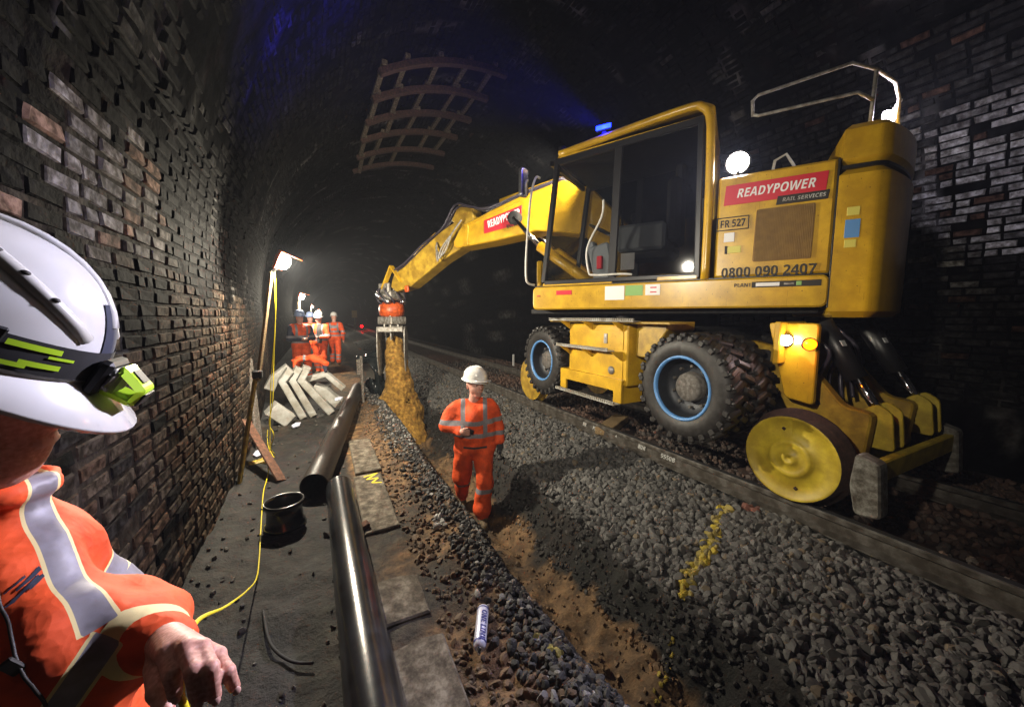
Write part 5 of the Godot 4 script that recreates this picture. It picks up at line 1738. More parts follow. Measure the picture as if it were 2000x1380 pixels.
func close_person():
	var base := W(-0.48, 0.0, 0.92)
	var t = thing("person", "person in orange jacket with head torch strapped round a white helmet, holding yellow cable", "person", base)
	var o := -base
	var B := []
	var cl := func(x, y, d): return W(x, y, d) + o
	# trunk under a padded jacket, turned three-quarters to the walkway
	B.append([cl.call(-0.450, 1.322, 0.905), 0.066, cl.call(-0.398, 1.151, 0.960), 0.058, 7, 0.03])
	B.append([cl.call(-0.405, 1.20, 0.945), 0.060, cl.call(-0.385, 1.172, 0.925), 0.058, 7, 0.012])
	B.append([cl.call(-0.398, 1.151, 0.960), 0.058, cl.call(-0.299, 1.186, 0.821), 0.052, 7, 0.02])
	B.append([cl.call(-0.315, 1.186, 0.840), 0.054, cl.call(-0.290, 1.190, 0.806), 0.052, 7, 0.010])
	B.append([cl.call(-0.299, 1.186, 0.821), 0.048, cl.call(-0.234, 1.211, 0.716), 0.043, 7, 0.02])
	B.append([cl.call(-0.557, 1.243, 0.985), 0.105, cl.call(-0.577, 0.950, 0.985), 0.125, 0])
	B.append([cl.call(-0.496, 1.293, 0.857), 0.075, cl.call(-0.496, 0.980, 0.887), 0.100, 0, 0.09])
	B.append([cl.call(-0.425, 1.33, 0.845), 0.048, cl.call(-0.372, 1.223, 0.780), 0.055, 0, 0.10])
	B.append([cl.call(-0.372, 1.223, 0.780), 0.055, cl.call(-0.429, 1.077, 0.808), 0.075, 0, 0.10])
	B.append([cl.call(-0.429, 1.077, 0.808), 0.075, cl.call(-0.46, 0.96, 0.85), 0.09, 0, 0.10])
	B.append([cl.call(-0.580, 1.287, 0.934), 0.110, cl.call(-0.600, 0.950, 0.954), 0.130, 0, 0.08])
	B.append([cl.call(-0.450, 1.322, 0.905), 0.064, cl.call(-0.591, 1.378, 0.950), 0.075, 0, 0.06])
	B.append([cl.call(-0.479, 1.398, 0.894), 0.056, cl.call(-0.560, 1.411, 0.938), 0.070, 0, 0.06])
	B.append([cl.call(-0.573, 0.950, 0.994), 0.140, cl.call(-0.573, 0.850, 0.994), 0.145, 0])
	# collar standing round the neck
	for k in 9:
		var a := TAU * k / 9
		var a2 := TAU * (k + 1) / 9
		B.append([cl.call(-0.495 + cos(a) * 0.082, 1.452 - 0.012 * cos(a), 0.885 + sin(a) * 0.075), 0.018, cl.call(-0.495 + cos(a2) * 0.082, 1.452 - 0.012 * cos(a2), 0.885 + sin(a2) * 0.075), 0.018, 0, 0.025])
	# right arm, out of sight
	B.append([cl.call(-0.60, 1.36, 0.93), 0.07, cl.call(-0.66, 1.14, 0.84), 0.062, 7])
	B.append([cl.call(-0.66, 1.14, 0.84), 0.062, cl.call(-0.60, 1.02, 0.70), 0.05, 7])
	# legs
	for e in [[-0.50, 1.02], [-0.62, 0.94]]:
		B.append([cl.call(e[0], 0.86, e[1]), 0.12, cl.call(e[0], 0.48, e[1]), 0.09, 0])
		B.append([cl.call(e[0], 0.48, e[1]), 0.09, cl.call(e[0], 0.13, e[1]), 0.085, 0])
		B.append([cl.call(e[0], 0.08, e[1]), 0.056, cl.call(e[0] + 0.10, 0.048, e[1] - 0.11), 0.045, 2])
	var g := sdf(B, 0.0095, 0.045, 0.013, 4.2)
	# tapes: brace over the shoulder, waist band, two sleeve bands and the cuff
	var bandf := func(p0: Vector3, p1: Vector3, n: Vector3, half: float, lo: float, hi: float):
		var dv := (p1 - p0).normalized()
		var ac := dv.cross(n).normalized()
		return func(p): return minf(half - absf((p - p0).dot(ac)), minf((p - p0).dot(dv) - lo, hi - (p - p0).dot(dv)))
	var ring := func(p0: Vector3, p1: Vector3, t: float, half: float): return func(p): return minf(half - absf((p - p0.lerp(p1, t)).dot((p1 - p0).normalized())), 0.078 - (p - Geometry3D.get_closest_point_to_segment(p, p0, p1)).length())
	var b0: Vector3 = cl.call(-0.430, 1.439, 0.886)
	var b1: Vector3 = cl.call(-0.305, 1.258, 0.724)
	var bn0 := Vector3(0.55, 0.68, 0.40)
	repaint(g, [0, 7], 5, bandf.call(b0, b1, bn0, 0.0215, -0.08, 0.268))
	repaint(g, [5], 3, bandf.call(b0, b1, bn0, 0.0168, -0.08, 0.268))
	var w0: Vector3 = cl.call(-0.297, 1.247, 0.714)
	var w1: Vector3 = cl.call(-0.347, 1.172, 0.706)
	repaint(g, [0, 7], 5, bandf.call(w0, w1, Vector3(0.16, 0.1, 0.97), 0.0215, -0.004, 0.6))
	repaint(g, [5], 3, bandf.call(w0, w1, Vector3(0.16, 0.1, 0.97), 0.0168, -0.004, 0.6))
	for e in [[cl.call(-0.450, 1.322, 0.905), cl.call(-0.398, 1.151, 0.960), 0.55, 0.026, 0.0205], [cl.call(-0.398, 1.151, 0.960), cl.call(-0.299, 1.186, 0.821), 0.70, 0.025, 0.0195]]:
		repaint(g, [0, 7], 5, ring.call(e[0], e[1], e[2], e[3]))
		repaint(g, [5], 3, ring.call(e[0], e[1], e[2], e[4]))
	repaint(g, [0, 7], 5, ring.call(cl.call(-0.299, 1.186, 0.821), cl.call(-0.234, 1.211, 0.716), 0.80, 0.010))
	# head
	var hd := Vector3(0.80, -0.50, -0.05).normalized()
	var hz := hd.cross(Vector3.UP).normalized()
	var hu := hz.cross(hd)
	var fd2 := Vector3(0.95, -0.26, -0.02).normalized()
	var fz := fd2.cross(Vector3.UP).normalized()
	var fu := fz.cross(fd2)
	var hc: Vector3 = cl.call(-0.447, 1.617, 0.795)
	var H := []
	var at := func(f, u, r): return hc + fd2 * f + fu * u + fz * r
	H.append([cl.call(-0.495, 1.42, 0.885), 0.06, hc - fd2 * 0.03 - fu * 0.05, 0.058, 1])
	H.append([at.call(-0.02, 0.03, 0), 0.088, at.call(0.015, 0.03, 0), 0.085, 1])
	H.append([at.call(0.02, -0.05, 0.028), 0.045, at.call(0.06, -0.095, 0.01), 0.032, 1])
	H.append([at.call(0.02, -0.05, -0.028), 0.045, at.call(0.06, -0.095, -0.01), 0.032, 1])
	H.append([at.call(0.055, -0.02, 0), 0.05, at.call(0.062, -0.06, 0), 0.042, 1])
	H.append([at.call(0.095, 0.02, 0), 0.011, at.call(0.118, -0.022, 0), 0.015, 1, 0.012])
	H.append([at.call(0.105, -0.028, 0.012), 0.009, at.call(0.105, -0.028, -0.012), 0.009, 1, 0.008])
	H.append([at.call(0.085, 0.028, 0.04), 0.012, at.call(0.09, 0.028, -0.04), 0.012, 1, 0.015])
	H.append([at.call(0.098, -0.058, 0.02), 0.007, at.call(0.098, -0.058, -0.02), 0.007, 6, 0.006])
	for r in [0.034, -0.034]:
		H.append([at.call(0.082, 0.008, r), 0.011, at.call(0.082, 0.008, r), 0.011, 5, 0.004])
		H.append([at.call(-0.01, 0.01, r * 2.5), 0.016, at.call(-0.005, -0.03, r * 2.45), 0.012, 1, 0.012])
	var hg := sdf(H, 0.0055, 0.025)
	# left hand: palm, four drooping fingers and the thumb at the side
	var Q := []
	var kn := [cl.call(-0.207, 1.257, 0.633), cl.call(-0.181, 1.268, 0.616), cl.call(-0.164, 1.263, 0.612), cl.call(-0.148, 1.244, 0.612)]
	var mi := [cl.call(-0.191, 1.253, 0.595), cl.call(-0.164, 1.263, 0.576), cl.call(-0.146, 1.260, 0.573), cl.call(-0.131, 1.240, 0.582)]
	var ti := [cl.call(-0.189, 1.226, 0.592), cl.call(-0.161, 1.226, 0.570), cl.call(-0.144, 1.222, 0.570), cl.call(-0.126, 1.212, 0.585)]
	var wr: Vector3 = cl.call(-0.240, 1.218, 0.722)
	for k in 4: Q.append([wr + (kn[k] - wr) * 0.15, 0.019, kn[k], 0.0118, 1, 0.012])
	Q.append([wr + Vector3(-0.01, 0.0, -0.03), 0.028, wr, 0.026, 1, 0.012])
	for k in 4:
		var r: float = [0.0098, 0.0100, 0.0096, 0.0086][k]
		Q.append([kn[k], r * 1.12, mi[k], r, 1, 0.004])
		Q.append([mi[k], r * 1.04, ti[k], r * 0.86, 1, 0.003])
	Q.append([cl.call(-0.232, 1.208, 0.680), 0.017, cl.call(-0.219, 1.207, 0.632), 0.0125, 1, 0.010])
	Q.append([cl.call(-0.219, 1.207, 0.632), 0.0122, cl.call(-0.203, 1.190, 0.605), 0.0095, 1, 0.004])
	var hand := sdf(Q, 0.0030, 0.01)
	body_node(t, [g, hg, hand], {0: M.hivis, 1: M.skin, 2: M.boot, 3: M.tape, 5: M.tape_edge, 6: M.nail, 7: M.hivis, 9: M.navy}, [0, 7, 1, 2, 6, 9], [])
	var tp := MeshInstance3D.new()
	tp.mesh = skin_mesh([g], {3: M.tape, 5: M.tape_edge}, [3, 5], 0.0)
	tp.name = "reflective_tape"
	t.add_child(tp, true)
	for k in 4:
		var s := st(true)
		var fwdv: Vector3 = (ti[k] - mi[k]).normalized()
		var top: Vector3 = (ti[k] - kn[k]).cross(mi[k] - kn[k]).cross(fwdv)
		var outv: Vector3 = ((mi[k] - kn[k]).normalized() - fwdv * fwdv.dot((mi[k] - kn[k]).normalized())).normalized()
		ball(s, ti[k] + outv * 0.0065 + fwdv * 0.003, Vector3(0.005, 0.0065, 0.0025), Basis(fwdv.cross(outv), fwdv, outv), 10, 6)
		obj("fingernail", s, M.nail, t)
	# zip and its fob, logo on the chest
	var lc: Vector3 = cl.call(-0.386, 1.339, 0.780)
	var near := []
	for i in g.V.size():
		if g.V[i].distance_to(lc) < 0.22: near.append(i)
	var snap := func(p: Vector3, lift: float) -> Vector3:
		var bi: int = near[0]
		var bd := 9.0
		for i in near:
			var q: float = g.V[i].distance_squared_to(p)
			if q < bd:
				bd = q
				bi = i
		var n: Vector3 = g.N[bi]
		return p - n * (p - g.V[bi]).dot(n) + n * lift
	var zp := curve([cl.call(-0.425, 1.352, 0.780), cl.call(-0.419, 1.336, 0.767), cl.call(-0.410, 1.314, 0.750), cl.call(-0.385, 1.284, 0.722), cl.call(-0.358, 1.222, 0.696), cl.call(-0.356, 1.186, 0.701)], 6)
	var zl := []
	for p in zp: zl.append(snap.call(p, 0.0008))
	var zs := st(true)
	tube(zs, zl, 0.0022, 6)
	obj("zip", zs, M.ink, t)
	zs = st()
	box(zs, snap.call(cl.call(-0.374, 1.256, 0.706), 0.004), Vector3(0.014, 0.026, 0.006), Basis(Vector3.UP, 0.4) * Basis(Vector3(0, 0, 1), 0.5), 0.002)
	obj("zip_fob", zs, M.ink, t)
	# printed logo: slanted sweeping bars
	var ln := Vector3(0.37, 0.70, 0.61).normalized()
	var lx := (Vector3(0.70, 0.22, -0.66) - ln * Vector3(0.70, 0.22, -0.66).dot(ln)).normalized()
	var lyv := ln.cross(lx)
	lc -= lx * 0.018
	for e in [[-0.024, 0.020, -0.010, 0.0030], [-0.006, 0.026, -0.003, 0.0036], [0.004, 0.024, -0.014, 0.0026], [-0.016, 0.010, 0.004, 0.0018]]:
		zs = st(true)
		var last := []
		for k in 9:
			var u := lerpf(e[0], e[1], k / 8.0)
			var v: float = e[2] + 0.30 * u + 5.0 * u * u
			var two := [snap.call(lc + lx * u + lyv * (v - e[3] * (0.4 + 0.6 * k / 8.0)), 0.0012), snap.call(lc + lx * u + lyv * (v + e[3] * (0.4 + 0.6 * k / 8.0)), 0.0012)]
			if k: quad(zs, last[0], two[0], two[1], last[1])
			last = two
		obj("chest_logo", zs, M.navy, t)
	# helmet
	var hb := Basis(hd, hu, hz)
	var c: Vector3 = cl.call(-0.437, 1.692, 0.795)
	var hat := Node3D.new()
	hat.name = "hard_hat"
	t.add_child(hat, true)
	hat.transform = Transform3D(hb.scaled_local(Vector3.ONE * 1.13), c - hd * 0.012 - hu * 0.012)
	var s := st(true)
	var dome := func(az, el, grow):
		var e := pow(cos(el), 0.85)
		var y := pow(sin(el), 0.92)
		return Vector3(cos(az) * e * (0.140 + grow), y * (0.158 + grow), sin(az) * e * (0.112 + grow))
	var na := 48
	var ne := 18
	for i in na:
		for j in ne:
			var a0 := TAU * i / na
			var a1 := TAU * (i + 1) / na
			var e0 := PI / 2 * j / ne
			var e1 := PI / 2 * (j + 1) / ne
			quad(s, dome.call(a0, e0, 0), dome.call(a0, e1, 0), dome.call(a1, e1, 0), dome.call(a1, e0, 0))
	obj("shell", s, M.helmet, hat)
	s = st(true)
	var brim := func(az, k):   # k 0 at the shell, 1 at the rim, 2 underneath
		var out: float = 0.012 + 0.052 * pow(maxf(0.0, cos(az)), 2.2)
		var drop: float = -0.004 - 0.022 * pow(maxf(0.0, cos(az)), 2.0)
		var base2: Vector3 = Vector3(cos(az) * 0.140, 0, sin(az) * 0.112)
		var n := Vector3(cos(az), 0, sin(az)).normalized()
		if k == 0: return base2 + Vector3(0, 0.014, 0) - n * 0.001
		if k == 1: return base2 + n * out + Vector3(0, drop, 0)
		if k == 2: return base2 + n * out + Vector3(0, drop - 0.006, 0)
		return base2 + Vector3(0, -0.012, 0) - n * 0.006
	for i in 60:
		var a0 := TAU * i / 60
		var a1 := TAU * (i + 1) / 60
		for k in 3: quad(s, brim.call(a0, k), brim.call(a1, k), brim.call(a1, k + 1), brim.call(a0, k + 1))
	obj("brim", s, M.helmet, hat)
	# raised ridges and the vent channel on the side
	for zz in [0.0]:
		s = st(true)
		var pts := []
		for k in 15:
			var a := lerpf(0.55, 2.7, k / 14.0)
			pts.append(Vector3(cos(a) * 0.141, pow(maxf(0.0, sin(a)), 0.92) * 0.158, zz))
		tube(s, pts, 0.008, 8)
		obj("crest", s, M.helmet, hat)
	for sd in [1.0, -1.0]:
		var pts := []
		for k in 15:
			var u := k / 14.0
			var az: float = lerpf(0.42, 2.3, u) * sd
			var el: float = lerpf(0.42, 1.02, sin(u * PI * 0.62))
			pts.append(dome.call(az, el, -0.002))
		s = st(true)
		tube(s, pts, 0.0085, 8)
		obj("vent_ridge", s, M.vent, hat)
		for k in [3, 5, 7, 9]:
			s = st(true)
			var p: Vector3 = pts[k]
			ball(s, p + p.normalized() * 0.0068, Vector3(0.0045, 0.0028, 0.0045), Basis(), 10, 6)
			obj("vent_hole", s, M.ink, hat)
	# sticker strip on the front
	s = st(true)
	for i in 8:
		for j in 6:
			var a0 := lerpf(-0.20, 0.20, i / 8.0) + 0.42
			var a1 := lerpf(-0.20, 0.20, (i + 1) / 8.0) + 0.42
			var e0 := lerpf(0.30, 0.78, j / 6.0)
			var e1 := lerpf(0.30, 0.78, (j + 1) / 6.0)
			var sh := -0.42
			quad(s, dome.call(a0 + sh, e0, 0.0012), dome.call(a0 + sh, e1, 0.0012), dome.call(a1 + sh, e1, 0.0012), dome.call(a1 + sh, e0, 0.0012))
	obj("front_sticker", s, M.navy, hat)
	# head torch: strap, buckle, lamp
	s = st(true)
	var ly := 0.036
	for i in 64:
		var a0 := TAU * i / 64
		var a1 := TAU * (i + 1) / 64
		for j in 2:
			var e0 := lerpf(0.10, 0.33, j / 2.0)
			var e1 := lerpf(0.10, 0.33, (j + 1) / 2.0)
			quad(s, dome.call(a0, e0, 0.003), dome.call(a0, e1, 0.003), dome.call(a1, e1, 0.003), dome.call(a1, e0, 0.003))
	var strap = obj("head_torch_strap", s, M.matt_black, hat)
	for e in [[0.62, 0.98, 0.26, 0.30], [0.58, 0.86, 0.15, 0.185], [0.80, 1.02, 0.13, 0.16], [0.5, 0.7, 0.225, 0.245]]:
		s = st(true)
		for i in 8:
			var a0 := lerpf(e[0], e[1], i / 8.0)
			var a1 := lerpf(e[0], e[1], (i + 1) / 8.0)
			quad(s, dome.call(a0, e[2], 0.0042), dome.call(a0, e[3], 0.0042), dome.call(a1, e[3], 0.0042), dome.call(a1, e[2], 0.0042))
		obj("strap_stripe", s, M.lime, strap)
	for az in [1.12, 1.45, 1.7]:
		s = st()
		var p: Vector3 = dome.call(az, 0.21, 0.006)
		box(s, p, Vector3(0.006, 0.05, 0.03), Basis(Vector3.UP, -az), 0.002)
		obj("buckle", s, M.black, strap)
	s = st()
	box(s, Vector3(0.146, 0.028, 0.004), Vector3(0.016, 0.05, 0.062), Basis(), 0.005)
	var hl = obj("head_torch", s, M.black, hat)
	s = st()
	prism(s, rounded(poly([[0.150, 0.008], [0.192, 0.002], [0.196, 0.030], [0.158, 0.052]]), 0.006, 3), Transform3D(), 0.056, 0.008)
	obj("torch_case", s, M.lime, hl)
	s = st()
	prism(s, rounded(poly([[0.148, 0.014], [0.166, 0.010], [0.166, 0.04], [0.152, 0.046]]), 0.004, 2), Transform3D(), 0.064, 0.008)
	obj("torch_hinge", s, M.grey_steel, hl)
	s = st()
	box(s, Vector3(0.1955, 0.015, 0), Vector3(0.003, 0.020, 0.040), Basis(Vector3(0, 0, 1), -0.14), 0.001)
	obj("torch_lens", s, M.ink, hl)
	s = st()
	box(s, Vector3(0.178, 0.0418, 0), Vector3(0.020, 0.002, 0.026), Basis(Vector3(0, 0, 1), -0.52), 0.0005)
	obj("torch_button", s, M.ink, hl)

# ---------------------------------------------------------------- lamps and loose things
func floodlight(label, foot: Vector3, top: Vector3, lamp: Vector3, energy: float, face: Vector3, two_piece := false):
	var t = thing("floodlight", label, "floodlight", foot, 0.0, "floodlights strung along the walkway")
	var a := Vector3.ZERO
	var b := top - foot
	var s := st()
	if two_piece:
		var m := b * 0.50
		bar(s, a, m, 0.042, 0.03, Vector3(1, 0, 0.4), 0.004)
		obj("lower_pole", s, M.yellow_pole, t)
		s = st()
		bar(s, m - b * 0.03 + Vector3(0.03, 0, 0.02), b, 0.045, 0.03, Vector3(1, 0, 0.4), 0.004)
		obj("upper_pole", s, M.timber, t)
		s = st()
		box(s, m + Vector3(0.014, 0, 0.01), Vector3(0.09, 0.09, 0.08), Basis(), 0.012)
		obj("clamp", s, M.matt_black, t)
	else:
		bar(s, a, b, 0.05, 0.05, Vector3(1, 0, 0.4), 0.004)
		obj("pole", s, M.timber, t)
	var c := lamp - foot
	s = st()
	bar(s, b, c, 0.02, 0.03, Vector3.UP, 0.003)
	obj("arm", s, M.black, t)
	var z := face.normalized()
	var x := Vector3.UP.cross(z).normalized()
	var bs := Basis(x, z.cross(x), z)
	s = st()
	box(s, c - z * 0.060, Vector3(0.25, 0.21, 0.03), bs, 0.012)
	box(s, c + z * 0.015 + bs.y * 0.10, Vector3(0.25, 0.016, 0.18), bs, 0.005)
	box(s, c - z * 0.09, Vector3(0.12, 0.12, 0.04), bs, 0.02)
	obj("lamp_housing", s, M.orange_paint, t)
	s = st(true)
	ball(s, c, Vector3(0.080, 0.075, 0.036), bs, 20, 10)
	obj("lamp_bulb", s, lamp_mat(Color(1.0, 0.985, 0.93), 40.0), t)
	omni(t, c, energy, Color(1.0, 0.955, 0.86), 0.05)
	return t
func concrete_unit(label, pts: Array, d: float, depth: float, thick: float, skew := 0.0):
	var s := st()
	var L := []
	var R := []
	for i in pts.size():
		var p: Vector2 = pts[i]
		var e: Vector2 = ((pts[mini(i + 1, pts.size() - 1)] - p).normalized() + (p - pts[maxi(i - 1, 0)]).normalized()).normalized()
		var n := Vector2(-e.y, e.x) * thick / 2
		L.append(p + n)
		R.push_front(p - n)
	var c := Vector2.ZERO
	for p in pts: c += p / pts.size()
	var P := []
	for p in L + R: P.append(p - c)
	prism(s, P, Transform3D(Basis(Vector3.UP, skew), Vector3.ZERO), depth, 0.012)
	var o = obj("concrete_unit", s, M.pale_concrete, self, Transform3D(Basis(), W(c.x, c.y, d)))
	tag(o, label, "concrete block")
func make_props():
	# floodlights
	floodlight("bright floodlight on a leaning yellow and timber pole against the brick wall", W(-0.79, 0.0, 4.48), W(-0.43, 2.20, 4.92), W(-0.285, 2.31, 4.95), 22.0, Vector3(0.86, -0.40, 0.22), true)
	floodlight("floodlight on a short timber pole behind the huddle of workers", W(-0.47, 0.0, 11.75), W(-0.43, 2.14, 11.7), W(-0.33, 2.22, 11.6), 15.0, Vector3(0.92, -0.3, 0.3))
	floodlight("third floodlight of the string, beyond the workers", W(-0.38, 0.0, 27.0), W(-0.36, 2.2, 27.0), W(-0.26, 2.27, 26.9), 12.0, Vector3(0.92, -0.3, 0.3))
	floodlight("farthest floodlight deep in the tunnel", W(0.0, 0.0, 41.0), W(0.02, 2.15, 41.0), W(0.13, 2.22, 40.9), 14.0, Vector3(0.92, -0.3, 0.3))
	# the next one of the string stands beside the photographer
	var t = thing("floodlight", "floodlight on a post beside the near person, aimed at the trench", "floodlight", W(-0.70, 0.0, 0.62), 0.0, "floodlights strung along the walkway")
	var s := st()
	bar(s, Vector3.ZERO, Vector3(0.02, 2.66, 0), 0.05, 0.05, Vector3.RIGHT, 0.004)
	obj("pole", s, M.timber, t)
	var z := Vector3(0.82, -0.24, -0.52).normalized()
	var x := Vector3.UP.cross(z).normalized()
	var bs := Basis(x, z.cross(x), z)
	s = st()
	box(s, Vector3(0.06, 2.68, -0.03) - z * 0.05, Vector3(0.17, 0.14, 0.05), bs, 0.01)
	obj("lamp_housing", s, M.orange_paint, t)
	s = st(true)
	ball(s, Vector3(0.06, 2.68, -0.03), Vector3(0.05, 0.05, 0.03), bs, 16, 8)
	obj("lamp_bulb", s, lamp_mat(Color(1.0, 0.985, 0.93), 20.0), t)
	spot(t, Vector3(0.06, 2.68, -0.03) + z * 0.04, z, 40.0, 12.0, Color(1.0, 0.96, 0.88), 0.05)
	# yellow supply cable
	s = st(true)
	tube(s, curve([W(-0.40, 2.24, 4.95), W(-0.405, 1.9, 4.93), W(-0.44, 1.5, 4.92), W(-0.50, 1.0, 4.92), W(-0.53, 0.55, 4.88), W(-0.55, 0.15, 4.80), W(-0.55, 0.03, 4.55), W(-0.545, 0.02, 4.15), W(-0.50, 0.02, 3.6), W(-0.45, 0.02, 3.05), W(-0.425, 0.05, 2.72), W(-0.405, 0.25, 2.3), W(-0.345, 0.66, 1.6), W(-0.25, 1.08, 0.95), W(-0.19, 1.245, 0.66), W(-0.185, 1.225, 0.598), W(-0.175, 1.19, 0.585), W(-0.165, 1.10, 0.59), W(-0.20, 0.6, 0.62), W(-0.30, 0.03, 0.6)], 8), 0.0045, 7)
	tag(obj("power_cable", s, M.cable, self), "yellow power cable running from the leaning floodlight to the near person's hand", "cable")
	s = st(true)
	tube(s, curve([W(-0.41, 2.2, 4.96), W(-0.425, 1.7, 4.97), W(-0.47, 1.2, 5.0), W(-0.50, 0.75, 4.95), W(-0.55, 0.5, 4.95), W(-0.51, 0.36, 4.92), W(-0.55, 0.2, 4.95), W(-0.52, 0.1, 5.0), W(-0.56, 0.02, 5.2), W(-0.70, 0.02, 6.0), W(-0.85, 0.02, 8.0), W(-1.1, 0.02, 12.0)], 8), 0.0042, 6)
	tag(obj("power_cable", s, M.cable, self), "looped yellow cable hanging beside the leaning pole and trailing along the wall", "cable")
	# boards
	s = st()
	bar(s, W(-0.41, 0.02, 4.36), W(-0.80, 0.52, 5.15), 0.10, 0.022, Vector3(0.6, 0, 0.8), 0.003)
	tag(obj("plank", s, M.red_board, self), "reddish plank leaning on the brick wall behind the leaning pole", "plank")
	s = st()
	bar(s, W(-0.74, 0.0, 5.6), W(-0.86, 1.15, 6.1), 0.16, 0.025, Vector3(1, 0, 0.3), 0.003)
	tag(obj("board", s, M.old_timber, self), "grey weathered board standing against the wall beside the concrete units", "board")
	# pipes
	s = st(true)
	var a := W(0.103, 0.118, 3.70)
	var b := W(0.160, 0.118, -0.6)
	pipe(s, a, b, 0.112, 0.008)
	tag(obj("drain_pipe", s, M.pipe, self), "glossy black plastic drain pipe lying beside the concrete slabs", "pipe", "")
	s = st(true)
	pipe(s, W(-0.105, 0.128, 3.80), W(0.70, 0.14, 8.6), 0.124, 0.010)
	tag(obj("drain_pipe", s, M.pipe_mud, self), "wide muddy black pipe with its open end beside the pipe collar", "pipe", "")
	s = st(true)
	lathe(s, [Vector2(0.118, 0.02), Vector2(0.128, 0.0), Vector2(0.150, 0.0), Vector2(0.154, 0.012), Vector2(0.145, 0.035), Vector2(0.132, 0.05), Vector2(0.128, 0.14), Vector2(0.134, 0.165), Vector2(0.146, 0.185), Vector2(0.149, 0.21), Vector2(0.142, 0.217), Vector2(0.132, 0.213), Vector2(0.128, 0.19), Vector2(0.118, 0.16), Vector2(0.118, 0.02)], Transform3D(Basis(), W(-0.315, 0.004, 3.42)), 40)
	tag(obj("pipe_collar", s, M.pipe, self), "short black pipe collar standing upright on the walkway", "pipe collar")
	# concrete slabs of the old cable route
	var slabs := [[4.16, 5.32, "pale concrete slab at the foot of the timber stake"], [2.93, 4.10, "concrete slab with a yellow paint mark beside the wide pipe's open end"], [1.97, 2.36, "half buried short concrete slab in sandy spoil"], [1.02, 1.82, "worn concrete slab beside the spray can"]]
	for k in 4:
		var e = slabs[k]
		s = st()
		prism(s, poly([[-0.14, -(e[1] - e[0]) / 2], [0.13, -(e[1] - e[0]) / 2 + 0.01], [0.14, (e[1] - e[0]) / 2 - 0.03], [0.02, (e[1] - e[0]) / 2], [-0.13, (e[1] - e[0]) / 2 - 0.01]]), Transform3D(Basis(Vector3(1, 0, 0), Vector3(0, 0, -1), Vector3(0, 1, 0)), Vector3.ZERO), 0.07, 0.01)
		var o = obj("concrete_slab", s, M.slab, self, Transform3D(Basis(Vector3(0, 0, 1), [0.0, 0.015, -0.06, 0.05][k]), W([0.42, 0.385, 0.37, 0.38][k], [0.004, 0.0, -0.012, -0.010][k], (e[0] + e[1]) / 2)))
		tag(o, e[2], "slab")
		if k == 1:
			var p := st()
			var zz := [Vector2(-0.05, 0.07), Vector2(0.09, 0.09), Vector2(-0.03, 0.035), Vector2(0.08, 0.03), Vector2(0.01, -0.01), Vector2(0.10, -0.03)]
			for i in zz.size() - 1: bar(p, Vector3(zz[i].x + 0.015, 0.0368, -zz[i].y * 2.2 - 0.35), Vector3(zz[i + 1].x + 0.015, 0.0368, -zz[i + 1].y * 2.2 - 0.35), 0.022, 0.002, Vector3.UP, 0.0005)
			obj("paint_mark", p, M.yellow_paint, o)
	# spray can
	var ca := W(0.757, 0.062, 1.80)
	var cb := W(0.630, 0.062, 1.555)
	var can = thing("spray_can", "white and blue line-marking spray can lying on the spoil", "spray can", (ca + cb) / 2)
	var cy := (ca - cb).normalized()
	var cxv := cy.cross(Vector3.UP).normalized()
	var cf := Basis(cxv, cy, cxv.cross(cy))
	s = st(true)
	lathe(s, [Vector2(0, -0.122), Vector2(0.014, -0.12), Vector2(0.026, -0.112), Vector2(0.0325, -0.095), Vector2(0.0325, 0.128), Vector2(0.030, 0.134), Vector2(0, 0.132)], Transform3D(cf, Vector3.ZERO), 28)
	obj("can_body", s, M.spray, can)
	s = st(true)
	lathe(s, [Vector2(0.0332, -0.096), Vector2(0.0332, -0.084)], Transform3D(cf, Vector3.ZERO), 28)
	lathe(s, [Vector2(0.0332, 0.116), Vector2(0.0332, 0.124)], Transform3D(cf, Vector3.ZERO), 28)
	obj("blue_band", s, M.spray_ink, can)
	s = st(true)
	lathe(s, [Vector2(0.014, -0.118), Vector2(0.012, -0.135), Vector2(0.007, -0.138), Vector2(0.007, -0.150), Vector2(0, -0.150)], Transform3D(cf, Vector3.ZERO), 16)
	obj("nozzle", s, M.chrome, can)
	var tm := text_mesh("ONE LINE", 0.030)
	var up := (Vector3.UP * 0.8 + Vector3(0.4, 0, 0.5) * 0.55)
	up = (up - cy * up.dot(cy)).normalized()
	var tb := Basis(-cy, up.cross(-cy), up)
	var sc: float = 0.185 / tm.get_aabb().size.x
	obj("lettering", tm, M.spray_ink, can, Transform3D(tb.scaled_local(Vector3(sc, sc, 1)), up * 0.0325))
	# stake and plastic bag
	s = st()
	box(s, Vector3(0, 0.46, 0), Vector3(0.045, 0.94, 0.045), Basis(Vector3(0, 0, 1), 0.01), 0.004)
	box(s, Vector3(-0.055, 0.72, 0.01), Vector3(0.07, 0.30, 0.03), Basis(), 0.004)
	tag(obj("timber_stake", s, M.old_timber, self, Transform3D(Basis(), W(0.72, 0.0, 7.75))), "weathered timber stake at the edge of the walkway under a black bag", "stake")
